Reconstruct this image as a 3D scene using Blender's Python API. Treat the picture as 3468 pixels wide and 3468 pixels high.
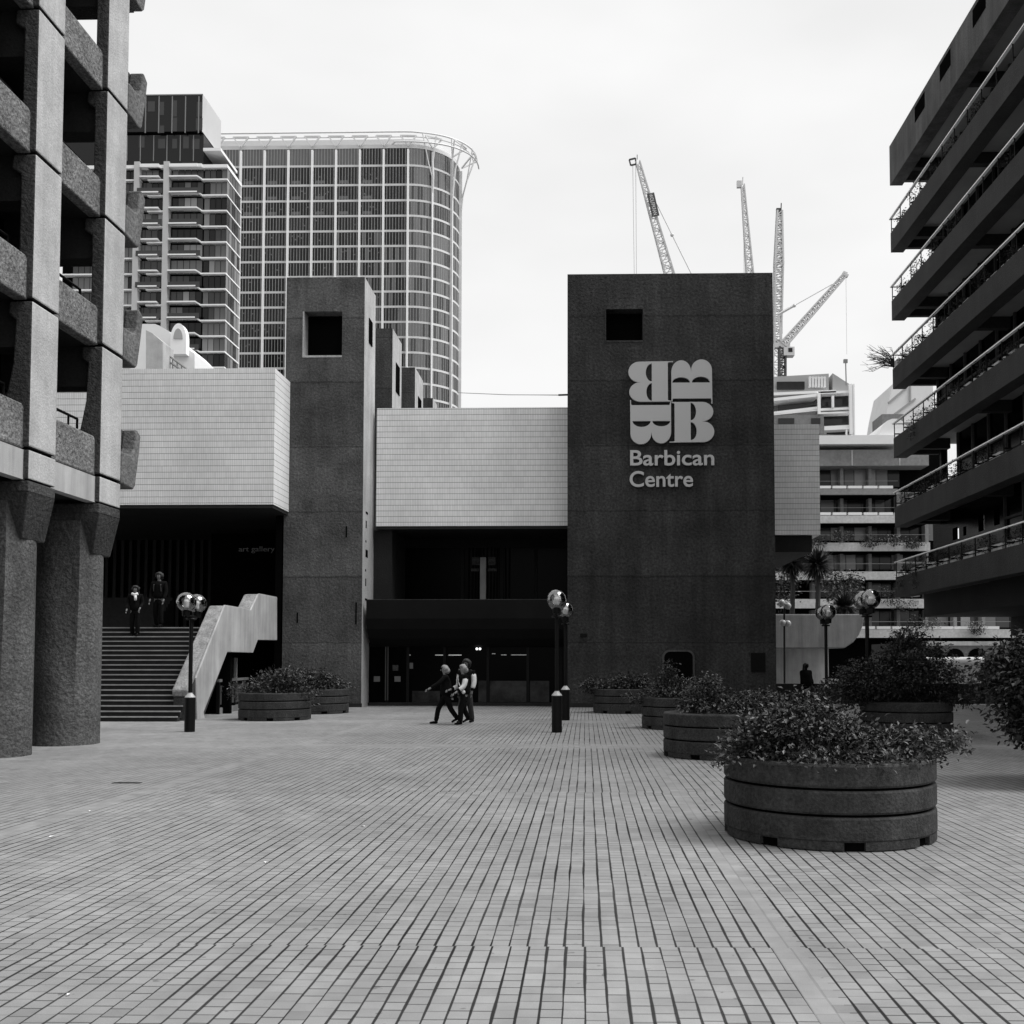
import bpy, bmesh, math, random
from mathutils import Vector, Matrix, Quaternion
random.seed(7)
R = math.radians
for o in list(bpy.data.objects): bpy.data.objects.remove(o, do_unlink=True)
scene = bpy.context.scene
col = scene.collection

# ------------------------------------------------------------ camera
F = 3473.0; W = 3468.0
CAMZ = 1.75; YAW = R(1.2); PITCH = R(2.6)
CR = Matrix.Rotation(YAW, 3, 'Z') @ Matrix.Rotation(math.pi/2 + PITCH, 3, 'X')
d0 = CR.transposed() @ Vector((0, 1, 0))
PX = 1983 - F*d0.x/(-d0.z)
PY = 2235 + F*d0.y/(-d0.z)
cd = bpy.data.cameras.new('camera'); cam = bpy.data.objects.new('camera', cd); col.objects.link(cam)
cam.location = (0, 0, CAMZ); cam.rotation_euler = CR.to_euler()
cd.sensor_width = 36; cd.lens = 36*F/W
cd.shift_x = (W/2-PX)/W; cd.shift_y = (PY-W/2)/W
cd.clip_start = .05; cd.clip_end = 5000
scene.camera = cam

# ------------------------------------------------------------ light
SUN_EL = R(59); SUN_AZ = R(93)         # azimuth from +Y towards +X
w = bpy.data.worlds.new("World"); scene.world = w; w.use_nodes = True
nt = w.node_tree; nt.nodes.clear()
N = nt.nodes.new; L = nt.links.new
out = N('ShaderNodeOutputWorld'); bg = N('ShaderNodeBackground'); bg.inputs[1].default_value = .1
sky = N('ShaderNodeTexSky'); sky.sky_type = 'NISHITA'; sky.sun_disc = False
sky.sun_elevation = SUN_EL; sky.sun_rotation = SUN_AZ; sky.dust_density = 4
bw = N('ShaderNodeRGBToBW'); L(sky.outputs[0], bw.inputs[0])
tc = N('ShaderNodeTexCoord'); no = N('ShaderNodeTexNoise'); no.inputs['Scale'].default_value = 2.2; no.inputs['Detail'].default_value = 4
mp = N('ShaderNodeMapping'); mp.inputs['Scale'].default_value = (1, 1, 2.5)
L(tc.outputs['Generated'], mp.inputs[0]); L(mp.outputs[0], no.inputs[0])
mr = N('ShaderNodeMapRange'); mr.inputs[1].default_value = .3; mr.inputs[2].default_value = .7
mr.inputs[3].default_value = 8.2; mr.inputs[4].default_value = 9.9; L(no.outputs[0], mr.inputs[0])
mx = N('ShaderNodeMix'); mx.data_type = 'FLOAT'; mx.inputs[0].default_value = .9
L(bw.outputs[0], mx.inputs[2]); L(mr.outputs[0], mx.inputs[3])
L(mx.outputs[0], bg.inputs[0]); L(bg.outputs[0], out.inputs[0])
sd = bpy.data.lights.new('sun', 'SUN'); sd.energy = 4.0; sd.angle = R(40); sd.color = (1, 1, 1)
sun = bpy.data.objects.new('sun', sd); col.objects.link(sun)
sv = Vector((math.sin(SUN_AZ)*math.cos(SUN_EL), math.cos(SUN_AZ)*math.cos(SUN_EL), math.sin(SUN_EL)))
sun.rotation_euler = sv.to_track_quat('Z', 'Y').to_euler(); sun.location = (30, 30, 60)
scene.view_settings.view_transform = 'Standard'; scene.view_settings.look = 'None'
scene.view_settings.exposure = 0.1; scene.view_settings.gamma = 1
scene.render.engine = 'CYCLES'

# ------------------------------------------------------------ projection helpers (photo pixel -> point in the place)
def ray(x, y):
    return CR @ Vector(((x-PX)/F, -(y-PY)/F, -1))
def at(x, y, Y):
    d = ray(x, y); t = Y/d.y
    return Vector((d.x*t, Y, CAMZ+d.z*t))
def atX(x, y, X):
    d = ray(x, y); t = X/d.x
    return Vector((X, d.y*t, CAMZ+d.z*t))
def gnd(x, y, z=0):
    d = ray(x, y); t = (z-CAMZ)/d.z
    return Vector((d.x*t, d.y*t, z))

# ------------------------------------------------------------ materials
def newmat(name):
    m = bpy.data.materials.new(name); m.use_nodes = True
    return m, m.node_tree, m.node_tree.nodes['Principled BSDF']
def g(v): return (v, v, v, 1)
def mat(name, base, rough=.8, var=.25, scale=1.2, fine=0, fscale=45, bump=0, bscale=None, streak=0, pour=0, metal=0, spec=.3):
    m, t, b = newmat(name); n = t.nodes.new; l = t.links.new
    b.inputs['Roughness'].default_value = rough; b.inputs['Metallic'].default_value = metal
    b.inputs['Specular IOR Level'].default_value = spec
    geo = n('ShaderNodeNewGeometry'); pos = geo.outputs['Position']
    def noise(s, det=4, vec=None, rg=.6):
        q = n('ShaderNodeTexNoise'); q.inputs['Scale'].default_value = s; q.inputs['Detail'].default_value = det
        q.inputs['Roughness'].default_value = rg
        l(vec or pos, q.inputs['Vector']); return q.outputs[0]
    def rng(v, a, c, lo=.3, hi=.7):
        q = n('ShaderNodeMapRange'); q.inputs[1].default_value = lo; q.inputs[2].default_value = hi
        q.inputs[3].default_value = a; q.inputs[4].default_value = c; l(v, q.inputs[0]); return q.outputs[0]
    def mul(a, c):
        q = n('ShaderNodeMath'); q.operation = 'MULTIPLY'; l(a, q.inputs[0])
        if isinstance(c, float): q.inputs[1].default_value = c
        else: l(c, q.inputs[1])
        return q.outputs[0]
    v = rng(noise(scale), 1-var, 1+var)
    if fine: v = mul(v, rng(noise(fscale, 3), 1-fine, 1+fine))
    if streak:
        mpn = n('ShaderNodeMapping'); mpn.inputs['Scale'].default_value = (1.6, 1.6, .13); l(pos, mpn.inputs[0])
        v = mul(v, rng(noise(1.5, 6, mpn.outputs[0], .7), 1-streak, 1+streak*.6, .35, .65))
    if pour:
        sp = n('ShaderNodeSeparateXYZ'); l(pos, sp.inputs[0])
        md = n('ShaderNodeMath'); md.operation = 'PINGPONG'; md.inputs[1].default_value = pour/2; 
        ad = n('ShaderNodeMath'); ad.operation = 'ADD'; l(sp.outputs[2], ad.inputs[0])
        l(mul(noise(2.0), .12), ad.inputs[1]); l(ad.outputs[0], md.inputs[0])
        v = mul(v, rng(md.outputs[0], .5, 1, 0.0, .045))
        fl = n('ShaderNodeMath'); fl.operation = 'DIVIDE'; l(sp.outputs[2], fl.inputs[0]); fl.inputs[1].default_value = pour
        fr = n('ShaderNodeMath'); fr.operation = 'FLOOR'; l(fl.outputs[0], fr.inputs[0])
        wn = n('ShaderNodeTexWhiteNoise'); wn.noise_dimensions = '1D'; l(fr.outputs[0], wn.inputs['W'])
        v = mul(v, rng(wn.outputs[0], .82, 1.18, 0, 1))
    v = mul(v, float(base))
    cb = n('ShaderNodeCombineColor'); [l(v, cb.inputs[i]) for i in range(3)]
    l(cb.outputs[0], b.inputs['Base Color'])
    if bump:
        bp = n('ShaderNodeBump'); bp.inputs['Strength'].default_value = bump; bp.inputs['Distance'].default_value = .05
        l(noise(bscale or fscale, 4), bp.inputs['Height']); l(bp.outputs[0], b.inputs['Normal'])
    return m
def plain(name, base, rough=.6, metal=0, spec=.4):
    m, t, b = newmat(name); b.inputs['Base Color'].default_value = g(base)
    b.inputs['Roughness'].default_value = rough; b.inputs['Metallic'].default_value = metal
    b.inputs['Specular IOR Level'].default_value = spec
    return m
def emis(name, s):
    m, t, b = newmat(name); b.inputs['Base Color'].default_value = g(.8)
    b.inputs['Emission Color'].default_value = g(1); b.inputs['Emission Strength'].default_value = s
    return m
def tilemat(name, base, tw, th, joint=.5, vj=.75):
    m, t, b = newmat(name); n = t.nodes.new; l = t.links.new
    b.inputs['Roughness'].default_value = .45; b.inputs['Specular IOR Level'].default_value = .35
    geo = n('ShaderNodeNewGeometry'); sp = n('ShaderNodeSeparateXYZ'); l(geo.outputs['Position'], sp.inputs[0])
    def M(op, a, c=None):
        q = n('ShaderNodeMath'); q.operation = op
        for i, s in enumerate((a, c)):
            if s is None: continue
            if isinstance(s, (int, float)): q.inputs[i].default_value = s
            else: l(s, q.inputs[i])
        return q.outputs[0]
    def rng(v, a, c, lo, hi):
        q = n('ShaderNodeMapRange'); q.inputs[1].default_value = lo; q.inputs[2].default_value = hi
        q.inputs[3].default_value = a; q.inputs[4].default_value = c; l(v, q.inputs[0]); return q.outputs[0]
    u = M('ADD', sp.outputs[0], sp.outputs[1])
    fu = M('PINGPONG', u, tw/2); fz = M('PINGPONG', sp.outputs[2], th/2)
    lines = M('MULTIPLY', rng(fu, vj, 1, .002, .008), rng(fz, joint, 1, .004, .013))
    cu = M('FLOOR', M('DIVIDE', u, tw*1.0)); cz = M('FLOOR', M('DIVIDE', sp.outputs[2], th))
    cb0 = n('ShaderNodeCombineXYZ'); l(cu, cb0.inputs[0]); l(cz, cb0.inputs[1])
    wn = n('ShaderNodeTexWhiteNoise'); wn.noise_dimensions = '2D'; l(cb0.outputs[0], wn.inputs['Vector'])
    ns = n('ShaderNodeTexNoise'); ns.inputs['Scale'].default_value = .6; ns.inputs['Detail'].default_value = 6; l(geo.outputs['Position'], ns.inputs['Vector'])
    v = M('MULTIPLY', M('MULTIPLY', lines, rng(wn.outputs[0], .94, 1.03, 0, 1)), M('MULTIPLY', rng(ns.outputs[0], .88, 1.07, .3, .7), base))
    cb = n('ShaderNodeCombineColor'); [l(v, cb.inputs[i]) for i in range(3)]
    l(cb.outputs[0], b.inputs['Base Color'])
    bp = n('ShaderNodeBump'); bp.inputs['Strength'].default_value = .4; bp.inputs['Distance'].default_value = .01; l(lines, bp.inputs['Height']); l(bp.outputs[0], b.inputs['Normal'])
    return m
def glassmat(name, base, rough=.05, spec=.6):
    m, t, b = newmat(name); b.inputs['Base Color'].default_value = g(base)
    b.inputs['Roughness'].default_value = rough; b.inputs['Specular IOR Level'].default_value = spec
    return m
def globemat():
    m, t, b = newmat('globe_glass'); n = t.nodes.new; l = t.links.new
    o = [x for x in t.nodes if x.type == 'OUTPUT_MATERIAL'][0]
    tr = n('ShaderNodeBsdfTransparent'); tr.inputs[0].default_value = g(.82)
    gl = n('ShaderNodeBsdfGlossy'); gl.inputs['Roughness'].default_value = .03; gl.inputs[0].default_value = g(.95)
    fr = n('ShaderNodeFresnel'); fr.inputs[0].default_value = 1.9
    ad = n('ShaderNodeMath'); ad.operation = 'ADD'; ad.inputs[1].default_value = .12; l(fr.outputs[0], ad.inputs[0])
    mx = n('ShaderNodeMixShader'); l(ad.outputs[0], mx.inputs[0]); l(tr.outputs[0], mx.inputs[1]); l(gl.outputs[0], mx.inputs[2])
    l(mx.outputs[0], o.inputs[0]); return m
def leafmat(name, base, var=.5):
    m, t, b = newmat(name); n = t.nodes.new; l = t.links.new
    b.inputs['Roughness'].default_value = .4; b.inputs['Specular IOR Level'].default_value = .32
    geo = n('ShaderNodeNewGeometry'); q = n('ShaderNodeTexNoise'); q.inputs['Scale'].default_value = 9; q.inputs['Detail'].default_value = 2
    l(geo.outputs['Position'], q.inputs['Vector'])
    r = n('ShaderNodeMapRange'); r.inputs[1].default_value = .35; r.inputs[2].default_value = .65
    r.inputs[3].default_value = base*(1-var); r.inputs[4].default_value = base*(1+var); l(q.outputs[0], r.inputs[0])
    cb = n('ShaderNodeCombineColor'); [l(r.outputs[0], cb.inputs[i]) for i in range(3)]
    l(cb.outputs[0], b.inputs['Base Color']); return m
def pavemat():
    m, t, b = newmat('brick_paving'); n = t.nodes.new; l = t.links.new
    b.inputs['Roughness'].default_value = .75; b.inputs['Specular IOR Level'].default_value = .3
    geo = n('ShaderNodeNewGeometry'); sp = n('ShaderNodeSeparateXYZ'); l(geo.outputs['Position'], sp.inputs[0])
    X, Y = sp.outputs[0], sp.outputs[1]
    def M(op, a, c=None, d=None):
        q = n('ShaderNodeMath'); q.operation = op
        for i, s in enumerate((a, c, d)):
            if s is None: continue
            if isinstance(s, (int, float)): q.inputs[i].default_value = s
            else: l(s, q.inputs[i])
        return q.outputs[0]
    def rng(v, a, c, lo, hi):
        q = n('ShaderNodeMapRange'); q.inputs[1].default_value = lo; q.inputs[2].default_value = hi
        q.inputs[3].default_value = a; q.inputs[4].default_value = c; l(v, q.inputs[0]); return q.outputs[0]
    def noise(s, det=3, sc=None, rg=.55):
        q = n('ShaderNodeTexNoise'); q.inputs['Scale'].default_value = s; q.inputs['Detail'].default_value = det; q.inputs['Roughness'].default_value = rg
        v = geo.outputs['Position']
        if sc:
            mpn = n('ShaderNodeMapping'); mpn.inputs['Scale'].default_value = sc; l(v, mpn.inputs[0]); v = mpn.outputs[0]
        l(v, q.inputs['Vector']); return q.outputs[0]
    CW = .1135
    # every panel of paving (about 7 m long) starts its courses with a small sideways shift
    panel = M('FLOOR', M('DIVIDE', M('SUBTRACT', Y, 6.35), 7.3))
    wp = n('ShaderNodeTexWhiteNoise'); wp.noise_dimensions = '1D'; l(panel, wp.inputs['W'])
    wob = M('MULTIPLY', M('SUBTRACT', noise(1.1, 3, (2.5, 1, 1)), .5), .016)
    Xs = M('ADD', M('ADD', X, M('MULTIPLY', wp.outputs[0], .03)), wob)
    row = M('FLOOR', M('DIVIDE', Xs, CW))
    wr = n('ShaderNodeTexWhiteNoise'); wr.noise_dimensions = '1D'; l(row, wr.inputs['W'])
    jx = M('PINGPONG', Xs, CW/2)
    wide = rng(noise(.9, 4, (3, 1.2, 1)), .0036, .0095, .35, .62)
    dl = M('DIVIDE', jx, wide)
    long_line = rng(dl, 0, 1, .7, 1.3)                   # 0 in the joint
    ldark = rng(noise(.5, 3), .0, .22, .4, .72)
    bl = .118
    ys = M('ADD', Y, M('MULTIPLY', M('SUBTRACT', wr.outputs[0], .5), .07))
    cell = M('FLOOR', M('DIVIDE', ys, bl))
    c2 = n('ShaderNodeCombineXYZ'); l(row, c2.inputs[0]); l(cell, c2.inputs[1])
    wc = n('ShaderNodeTexWhiteNoise'); wc.noise_dimensions = '2D'; l(c2.outputs[0], wc.inputs['Vector'])
    c3 = n('ShaderNodeCombineXYZ'); l(row, c3.inputs[0]); l(M('ROUND', M('DIVIDE', ys, bl)), c3.inputs[1]); c3.inputs[2].default_value = 3
    wj = n('ShaderNodeTexWhiteNoise'); wj.noise_dimensions = '3D'; l(c3.outputs[0], wj.inputs['Vector'])
    jy = M('PINGPONG', ys, bl/2)
    has = rng(wj.outputs[0], .85, .1, .05, .85)              # some cross joints nearly vanish
    cross = rng(jy, 0, 1, .003, .0078)
    long_f = M('MULTIPLY_ADD', long_line, M('SUBTRACT', 1.0, ldark), ldark)
    cross_f = M('MULTIPLY_ADD', cross, M('SUBTRACT', 1.0, has), has)
    q = t.nodes[-1]
    tone = M('MULTIPLY', rng(wc.outputs[0], .9, 1.07, 0, 1), rng(M('GREATER_THAN', wc.outputs[0], .975), 1, .74, 0, 1))
    joints = M('MULTIPLY', long_f, M('MAXIMUM', cross_f, .22))
    # flush cross bands and one flush strip
    def band(v, c, hw): return M('LESS_THAN', M('ABSOLUTE', M('SUBTRACT', v, c)), hw)
    fl = M('MAXIMUM', M('MAXIMUM', band(Y, 20.9, .5), band(Y, 29.2, .6)), M('MAXIMUM', band(X, 1.22, .09), band(X, -5.9, .12)))
    fl2 = M('MULTIPLY', fl, .8)
    joints = M('ADD', M('MULTIPLY', joints, M('SUBTRACT', 1.0, fl2)), fl2)
    # worn far-left area where the courses hardly show
    dirt = rng(noise(.3, 6, None, .65), .78, 1.12, .32, .66)
    small = rng(noise(2.3, 5, None, .65), .82, 1.1, .3, .7)
    grit = rng(noise(160, 2), .9, 1.08, .3, .7)
    spots = rng(noise(7.5, 2), 1, .6, .70, .73)
    fade = rng(M('ADD', M('MULTIPLY', X, -1.0), M('MULTIPLY', Y, .22)), 0, .62, 7.5, 15)
    joints = M('ADD', M('MULTIPLY', joints, M('SUBTRACT', 1.0, fade)), M('MULTIPLY', fade, .93))
    v = M('MULTIPLY', M('MULTIPLY', joints, tone), M('MULTIPLY', M('MULTIPLY', dirt, small), M('MULTIPLY', grit, spots)))
    v = M('MULTIPLY', v, PAVE)
    cb = n('ShaderNodeCombineColor'); [l(v, cb.inputs[i]) for i in range(3)]
    l(cb.outputs[0], b.inputs['Base Color'])
    bp = n('ShaderNodeBump'); bp.inputs['Strength'].default_value = .5; bp.inputs['Distance'].default_value = .012
    l(M('MULTIPLY', joints, tone), bp.inputs['Height']); l(bp.outputs[0], b.inputs['Normal'])
    return m
PAVE = .24

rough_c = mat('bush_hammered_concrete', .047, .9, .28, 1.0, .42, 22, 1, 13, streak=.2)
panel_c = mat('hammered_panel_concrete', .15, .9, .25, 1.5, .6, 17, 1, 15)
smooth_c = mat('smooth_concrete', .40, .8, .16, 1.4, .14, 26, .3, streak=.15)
pale_c = mat('pale_cast_concrete', .37, .8, .14, 1.2, .08, 60, .2, streak=.22)
tower_c = mat('dark_tower_concrete', .033, .9, .35, .7, .5, 11, .8, 9, streak=.3, pour=2.45)
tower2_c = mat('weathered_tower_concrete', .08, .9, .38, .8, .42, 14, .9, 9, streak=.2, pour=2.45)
tside_c = mat('tower_side_concrete', .38, .85, .15, 1.0, .15, 20, .3, streak=.2)  # smooth side finish, its tone raised to paint the light those sides catch
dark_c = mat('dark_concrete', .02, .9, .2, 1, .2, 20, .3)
slab_c = mat('terrace_concrete', .033, .9, .2, .9, .25, 20, .4, streak=.15)
terr2_c = mat('terrace_parapet_concrete', .075, .9, .25, .7, .25, 20, .4, streak=.35)
soffit_c = mat('soffit_render', .34, .9, .1, 1)
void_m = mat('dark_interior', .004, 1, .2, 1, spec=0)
plant_c = mat('planter_concrete', .034, .85, .35, 4, .45, 30, .4, 30, streak=.3)
paint_d = plain('dark_metal_paint', .006, .6, spec=.1)
paint_p = plain('lamp_post_paint', .004, .5, spec=.15)
metal_l = plain('light_metal', .55, .45, 0)
white_m = mat('white_render', .72, .6, .05, .5)
white_b = mat('white_slab_edge', .85, .6, .06, .2)
grey_b = mat('grey_cladding', .35, .6, .1, .1)
tile_w = tilemat('white_wall_tiles', .9, .066, .2225, .26, .6)
glass_k = glassmat('dark_glass', .002, .2, .04)
glassA = glassmat('tower_glass_dark', .012, .12, .25)
glassB = glassmat('tower_glass_mid', .045, .12, .35)
glassC = glassmat('tower_glass_blind', .13, .2, .35)
glassD = glassmat('tower_glass_pale', .25, .2, .4)
curve_glass = glassmat('curved_glass', .30, .15, .9)
emblem_m = plain('sign_metal', .46, .5)
soil_m = mat('soil', .012, 1, .3, 20)
leaf_m = leafmat('leaf_dark', .013, .6)
leaf_b = leafmat('leaf_mid', .024, .6)
leaf_l = leafmat('leaf_light', .065, .4)
bark_m = mat('bark', .05, .9, .3, 20)
globe_m = globemat()
stone_l = mat('step_nosing', .3, .8, .15, 4)
step_m = mat('step_brick', .014, .85, .3, 6)
crane_m = plain('crane_paint', .55, .5)
crane_d = plain('crane_dark_paint', .06, .5)
skin_m = plain('skin', .2, .6)
hair_l = mat('pale_hair', .24, .7, .2, 30)
hair_d = mat('dark_hair', .02, .6, .2, 30)
cloth_k = mat('black_cloth', .006, .95, .3, 12, spec=.05)
cloth_g = mat('grey_cloth', .03, .85, .3, 12)
cloth_w = mat('white_cloth', .6, .85, .1, 12)
pave_m = pavemat()

# ------------------------------------------------------------ mesh helpers
ORG = {}
class MB:
    def __init__(s): s.v = []; s.f = []; s.m = []
    def add(s, vs, fs, mi=0):
        k = len(s.v); s.v += [Vector(a) for a in vs]
        for f in fs: s.f.append([k+i for i in f]); s.m.append(mi)
        return s
    def box(s, x0, x1, y0, y1, z0, z1, mi=0):
        x0, x1 = min(x0, x1), max(x0, x1); y0, y1 = min(y0, y1), max(y0, y1); z0, z1 = min(z0, z1), max(z0, z1)
        v = [(x, y, z) for z in (z0, z1) for y in (y0, y1) for x in (x0, x1)]
        return s.add(v, [(0,2,3,1), (4,5,7,6), (0,1,5,4), (2,6,7,3), (0,4,6,2), (1,3,7,5)], mi)
    def px(s, x0, y0, x1, y1, Y, dep, mi=0):            # a box whose front face stands at depth Y
        a = at(x0, y1, Y); b = at(x1, y0, Y)
        return s.box(a.x, b.x, Y, Y+dep, a.z, b.z, mi)
    def prism(s, pts, axis, a, b, mi=0):                # polygon in the plane across axis, extruded a..b
        def P(p, t):
            if axis == 'X': return (t, p[0], p[1])
            if axis == 'Y': return (p[0], t, p[1])
            return (p[0], p[1], t)
        n = len(pts); v = [P(p, a) for p in pts]+[P(p, b) for p in pts]
        f = [tuple(range(n)), tuple(range(2*n-1, n-1, -1))]+[(i, n+i, n+(i+1) % n, (i+1) % n) for i in range(n)]
        return s.add(v, f, mi)
    def beam(s, p, q, w, h=None, mi=0):
        p = Vector(p); q = Vector(q); d = (q-p); 
        if d.length < 1e-6: return s
        d.normalize(); up = Vector((0,0,1)) if abs(d.z) < .95 else Vector((0,1,0))
        a = d.cross(up).normalized()*w/2; b = d.cross(a).normalized()*(h or w)/2
        v = [p-a-b, p+a-b, p+a+b, p-a+b, q-a-b, q+a-b, q+a+b, q-a+b]
        return s.add(v, [(0,1,2,3), (7,6,5,4), (0,4,5,1), (1,5,6,2), (2,6,7,3), (3,7,4,0)], mi)
    def tube(s, pts, r, n=8, mi=0):
        pts = [Vector(p) for p in pts]; rs = r if isinstance(r, (list, tuple)) else [r]*len(pts)
        k = len(s.v); prev = None
        for i, p in enumerate(pts):
            d = (pts[min(i+1, len(pts)-1)]-pts[max(i-1, 0)]).normalized()
            up = Vector((0,0,1)) if abs(d.z) < .9 else Vector((0,1,0))
            a = d.cross(up).normalized() if prev is None else (prev-d*prev.dot(d)).normalized()
            prev = a; b = d.cross(a)
            for j in range(n):
                t = 2*math.pi*j/n; s.v.append(p+(a*math.cos(t)+b*math.sin(t))*rs[i])
        for i in range(len(pts)-1):
            for j in range(n):
                s.f.append([k+i*n+j, k+i*n+(j+1) % n, k+(i+1)*n+(j+1) % n, k+(i+1)*n+j]); s.m.append(mi)
        s.f.append([k+j for j in range(n)][::-1]); s.m.append(mi)
        s.f.append([k+(len(pts)-1)*n+j for j in range(n)]); s.m.append(mi)
        return s
    def lathe(s, c, prof, n=32, mi=0):                  # prof: (r, z) from bottom to top
        k = len(s.v)
        for r, z in prof:
            for j in range(n):
                t = 2*math.pi*j/n; s.v.append(Vector((c[0]+r*math.cos(t), c[1]+r*math.sin(t), c[2]+z)))
        for i in range(len(prof)-1):
            for j in range(n):
                s.f.append([k+i*n+j, k+i*n+(j+1) % n, k+(i+1)*n+(j+1) % n, k+(i+1)*n+j]); s.m.append(mi)
        if prof[0][0] > 1e-4: s.f.append([k+j for j in range(n)][::-1]); s.m.append(mi)
        if prof[-1][0] > 1e-4: s.f.append([k+(len(prof)-1)*n+j for j in range(n)]); s.m.append(mi)
        return s
    def ball(s, c, r, n=16, sc=(1,1,1), mi=0):
        k = len(s.v); h = n//2
        for i in range(h+1):
            ph = math.pi*i/h
            for j in range(n):
                t = 2*math.pi*j/n
                s.v.append(Vector((c[0]+r*sc[0]*math.sin(ph)*math.cos(t), c[1]+r*sc[1]*math.sin(ph)*math.sin(t), c[2]-r*sc[2]*math.cos(ph))))
        for i in range(h):
            for j in range(n):
                s.f.append([k+i*n+j, k+i*n+(j+1) % n, k+(i+1)*n+(j+1) % n, k+(i+1)*n+j]); s.m.append(mi)
        return s
    def build(s, name, mats, parent=None, smooth=False, bevel=0, label=None):
        o0 = ORG.get(parent.name, Vector((0,0,0))) if parent else Vector((0,0,0))
        me = bpy.data.meshes.new(name); me.from_pydata([v-o0 for v in s.v], [], s.f)
        if not isinstance(mats, (list, tuple)): mats = [mats]
        for m in mats: me.materials.append(m)
        me.polygons.foreach_set('material_index', s.m)
        bm = bmesh.new(); bm.from_mesh(me)
        bmesh.ops.remove_doubles(bm, verts=bm.verts, dist=1e-5) if smooth else None
        bmesh.ops.recalc_face_normals(bm, faces=bm.faces) if len(s.f) < 60000 else None
        bm.to_mesh(me); bm.free()
        if smooth: me.polygons.foreach_set('use_smooth', [True]*len(me.polygons))
        ob = bpy.data.objects.new(name, me); col.objects.link(ob)
        if bevel:
            bv = ob.modifiers.new('bevel', 'BEVEL'); bv.width = bevel; bv.segments = 2; bv.limit_method = 'ANGLE'
        if parent: ob.parent = parent
        ORG[ob.name] = o0
        if label: ob['label'] = label
        return ob
def thing(name, label, cat, loc=(0,0,0), group=None, kind=None):
    o = bpy.data.objects.new(name, None); o.empty_display_size = .2; col.objects.link(o); o.location = loc
    ORG[o.name] = Vector(loc); return tag(o, label, cat, group, kind)
def each(boxes, name, m, parent):                       # a separate part for every piece
    for b in boxes: q = MB(); q.px(*b); q.build(name, m, parent)
def tag(o, label=None, cat=None, group=None, kind=None):
    if label: o['label'] = label
    if cat: o['category'] = cat
    if group: o['group'] = group
    if kind: o['kind'] = kind
    return o
def copy_tree(o, parent=None):
    c = o.copy(); col.objects.link(c)
    if parent: c.parent = parent; c.matrix_parent_inverse = o.matrix_parent_inverse
    for ch in o.children: copy_tree(ch, c)
    return c
def text_mb(body, size, depth, offset=0, spacing=1):
    cu = bpy.data.curves.new('t', 'FONT'); cu.body = body; cu.size = size; cu.extrude = depth/2; cu.offset = offset
    cu.space_character = spacing; cu.resolution_u = 6
    o = bpy.data.objects.new('t', cu); col.objects.link(o)
    dg = bpy.context.evaluated_depsgraph_get(); me = bpy.data.meshes.new_from_object(o.evaluated_get(dg))
    v = [p.co.copy() for p in me.vertices]; f = [list(p.vertices) for p in me.polygons]
    bpy.data.objects.remove(o); return v, f
def place_text(mb, body, x0, y0, x1, y1, Y, depth, offset=0, base=None):
    """letters in the plane of depth Y whose ink fills the photo box x0..x1, y0..y1"""
    v, f = text_mb(body, 1, depth, offset)
    xs = [p.x for p in v]; ys = [p.y for p in v]
    a = at(x0, y1, Y); b = at(x1, y0, Y)
    sx = (b.x-a.x)/(max(xs)-min(xs)); sy = (b.z-a.z)/(max(ys)-min(ys))
    vv = [(a.x+(p.x-min(xs))*sx, Y-p.z, a.z+(p.y-min(ys))*sy) for p in v]
    mb.add(vv, f); return mb
def skin_mesh(verts, edges, radii, sub=1, root=0):
    me = bpy.data.meshes.new('sk'); me.from_pydata(verts, edges, [])
    o = bpy.data.objects.new('sk', me); col.objects.link(o)
    m = o.modifiers.new('s', 'SKIN'); m.use_smooth_shade = True
    for i, r in enumerate(radii):
        rr = r if isinstance(r, tuple) else (r, r)
        me.skin_vertices[0].data[i].radius = rr
    me.skin_vertices[0].data[root].use_root = True
    s = o.modifiers.new('u', 'SUBSURF'); s.levels = sub; s.render_levels = sub
    dg = bpy.context.evaluated_depsgraph_get(); m2 = bpy.data.meshes.new_from_object(o.evaluated_get(dg))
    v = [p.co.copy() for p in m2.vertices]; f = [list(p.vertices) for p in m2.polygons]
    bpy.data.objects.remove(o); return v, f
corner_m = mat('corner_concrete', .12, .9, .25, 2, .4, 15, .7, 12)
colm = mat('column_concrete', .085, .9, .35, 1.0, .48, 20, 1, 12, streak=.2)
canopy_m = mat('canopy_paint', .008, .8, .15, 1, spec=.1)
paper_m = plain('notice_paper', .16, .8)
board_m = mat('display_board_print', .03, .8, .7, 2.5)
nose_m = mat('step_nosing_stone', .3, .8, .2, 3)
cop_m = mat('rough_coping', .22, .9, .3, 4, .3, 20, .5)
rail_m = plain('handrail_metal', .85, .5)
box_m = plain('window_box_paint', .5, .6)
fasc_m = mat('far_concrete', .2, .9, .15, .3, .15, 4)
fascl_m = mat('far_pale_concrete', .45, .9, .15, .3, .15, 4)
pale2_c = mat('curved_parapet_concrete', .17, .85, .15, 1.2, .1, 30, .2, streak=.25)
metal_g = plain('grey_metal', .2, .5)
metal_lt = plain('white_metal', .7, .5)
grey_l = mat('light_cladding', .5, .6, .06, .2)
core_m = plain('tower_core', .4)
band_m = plain('floor_band_metal', .62, .5)
fin_m = plain('white_fin_paint', .88, .5)
fin2_m = plain('grey_fin_paint', .75, .5)
crown_m = plain('crown_glass', .6, .4)
glassA2 = glassmat('tower_glass_smoke', .016, .12, .35)
cg1 = glassmat('curved_glass_mid', .05, .2, .5)
cg2 = glassmat('curved_glass_light', .15, .2, .6)
scrap_m = plain('paper_scrap', .6)
metal_cap = plain('lamp_cap_metal', .35, .4)
bulb_m = plain('lamp_tube_white', .6, .5)
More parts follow.
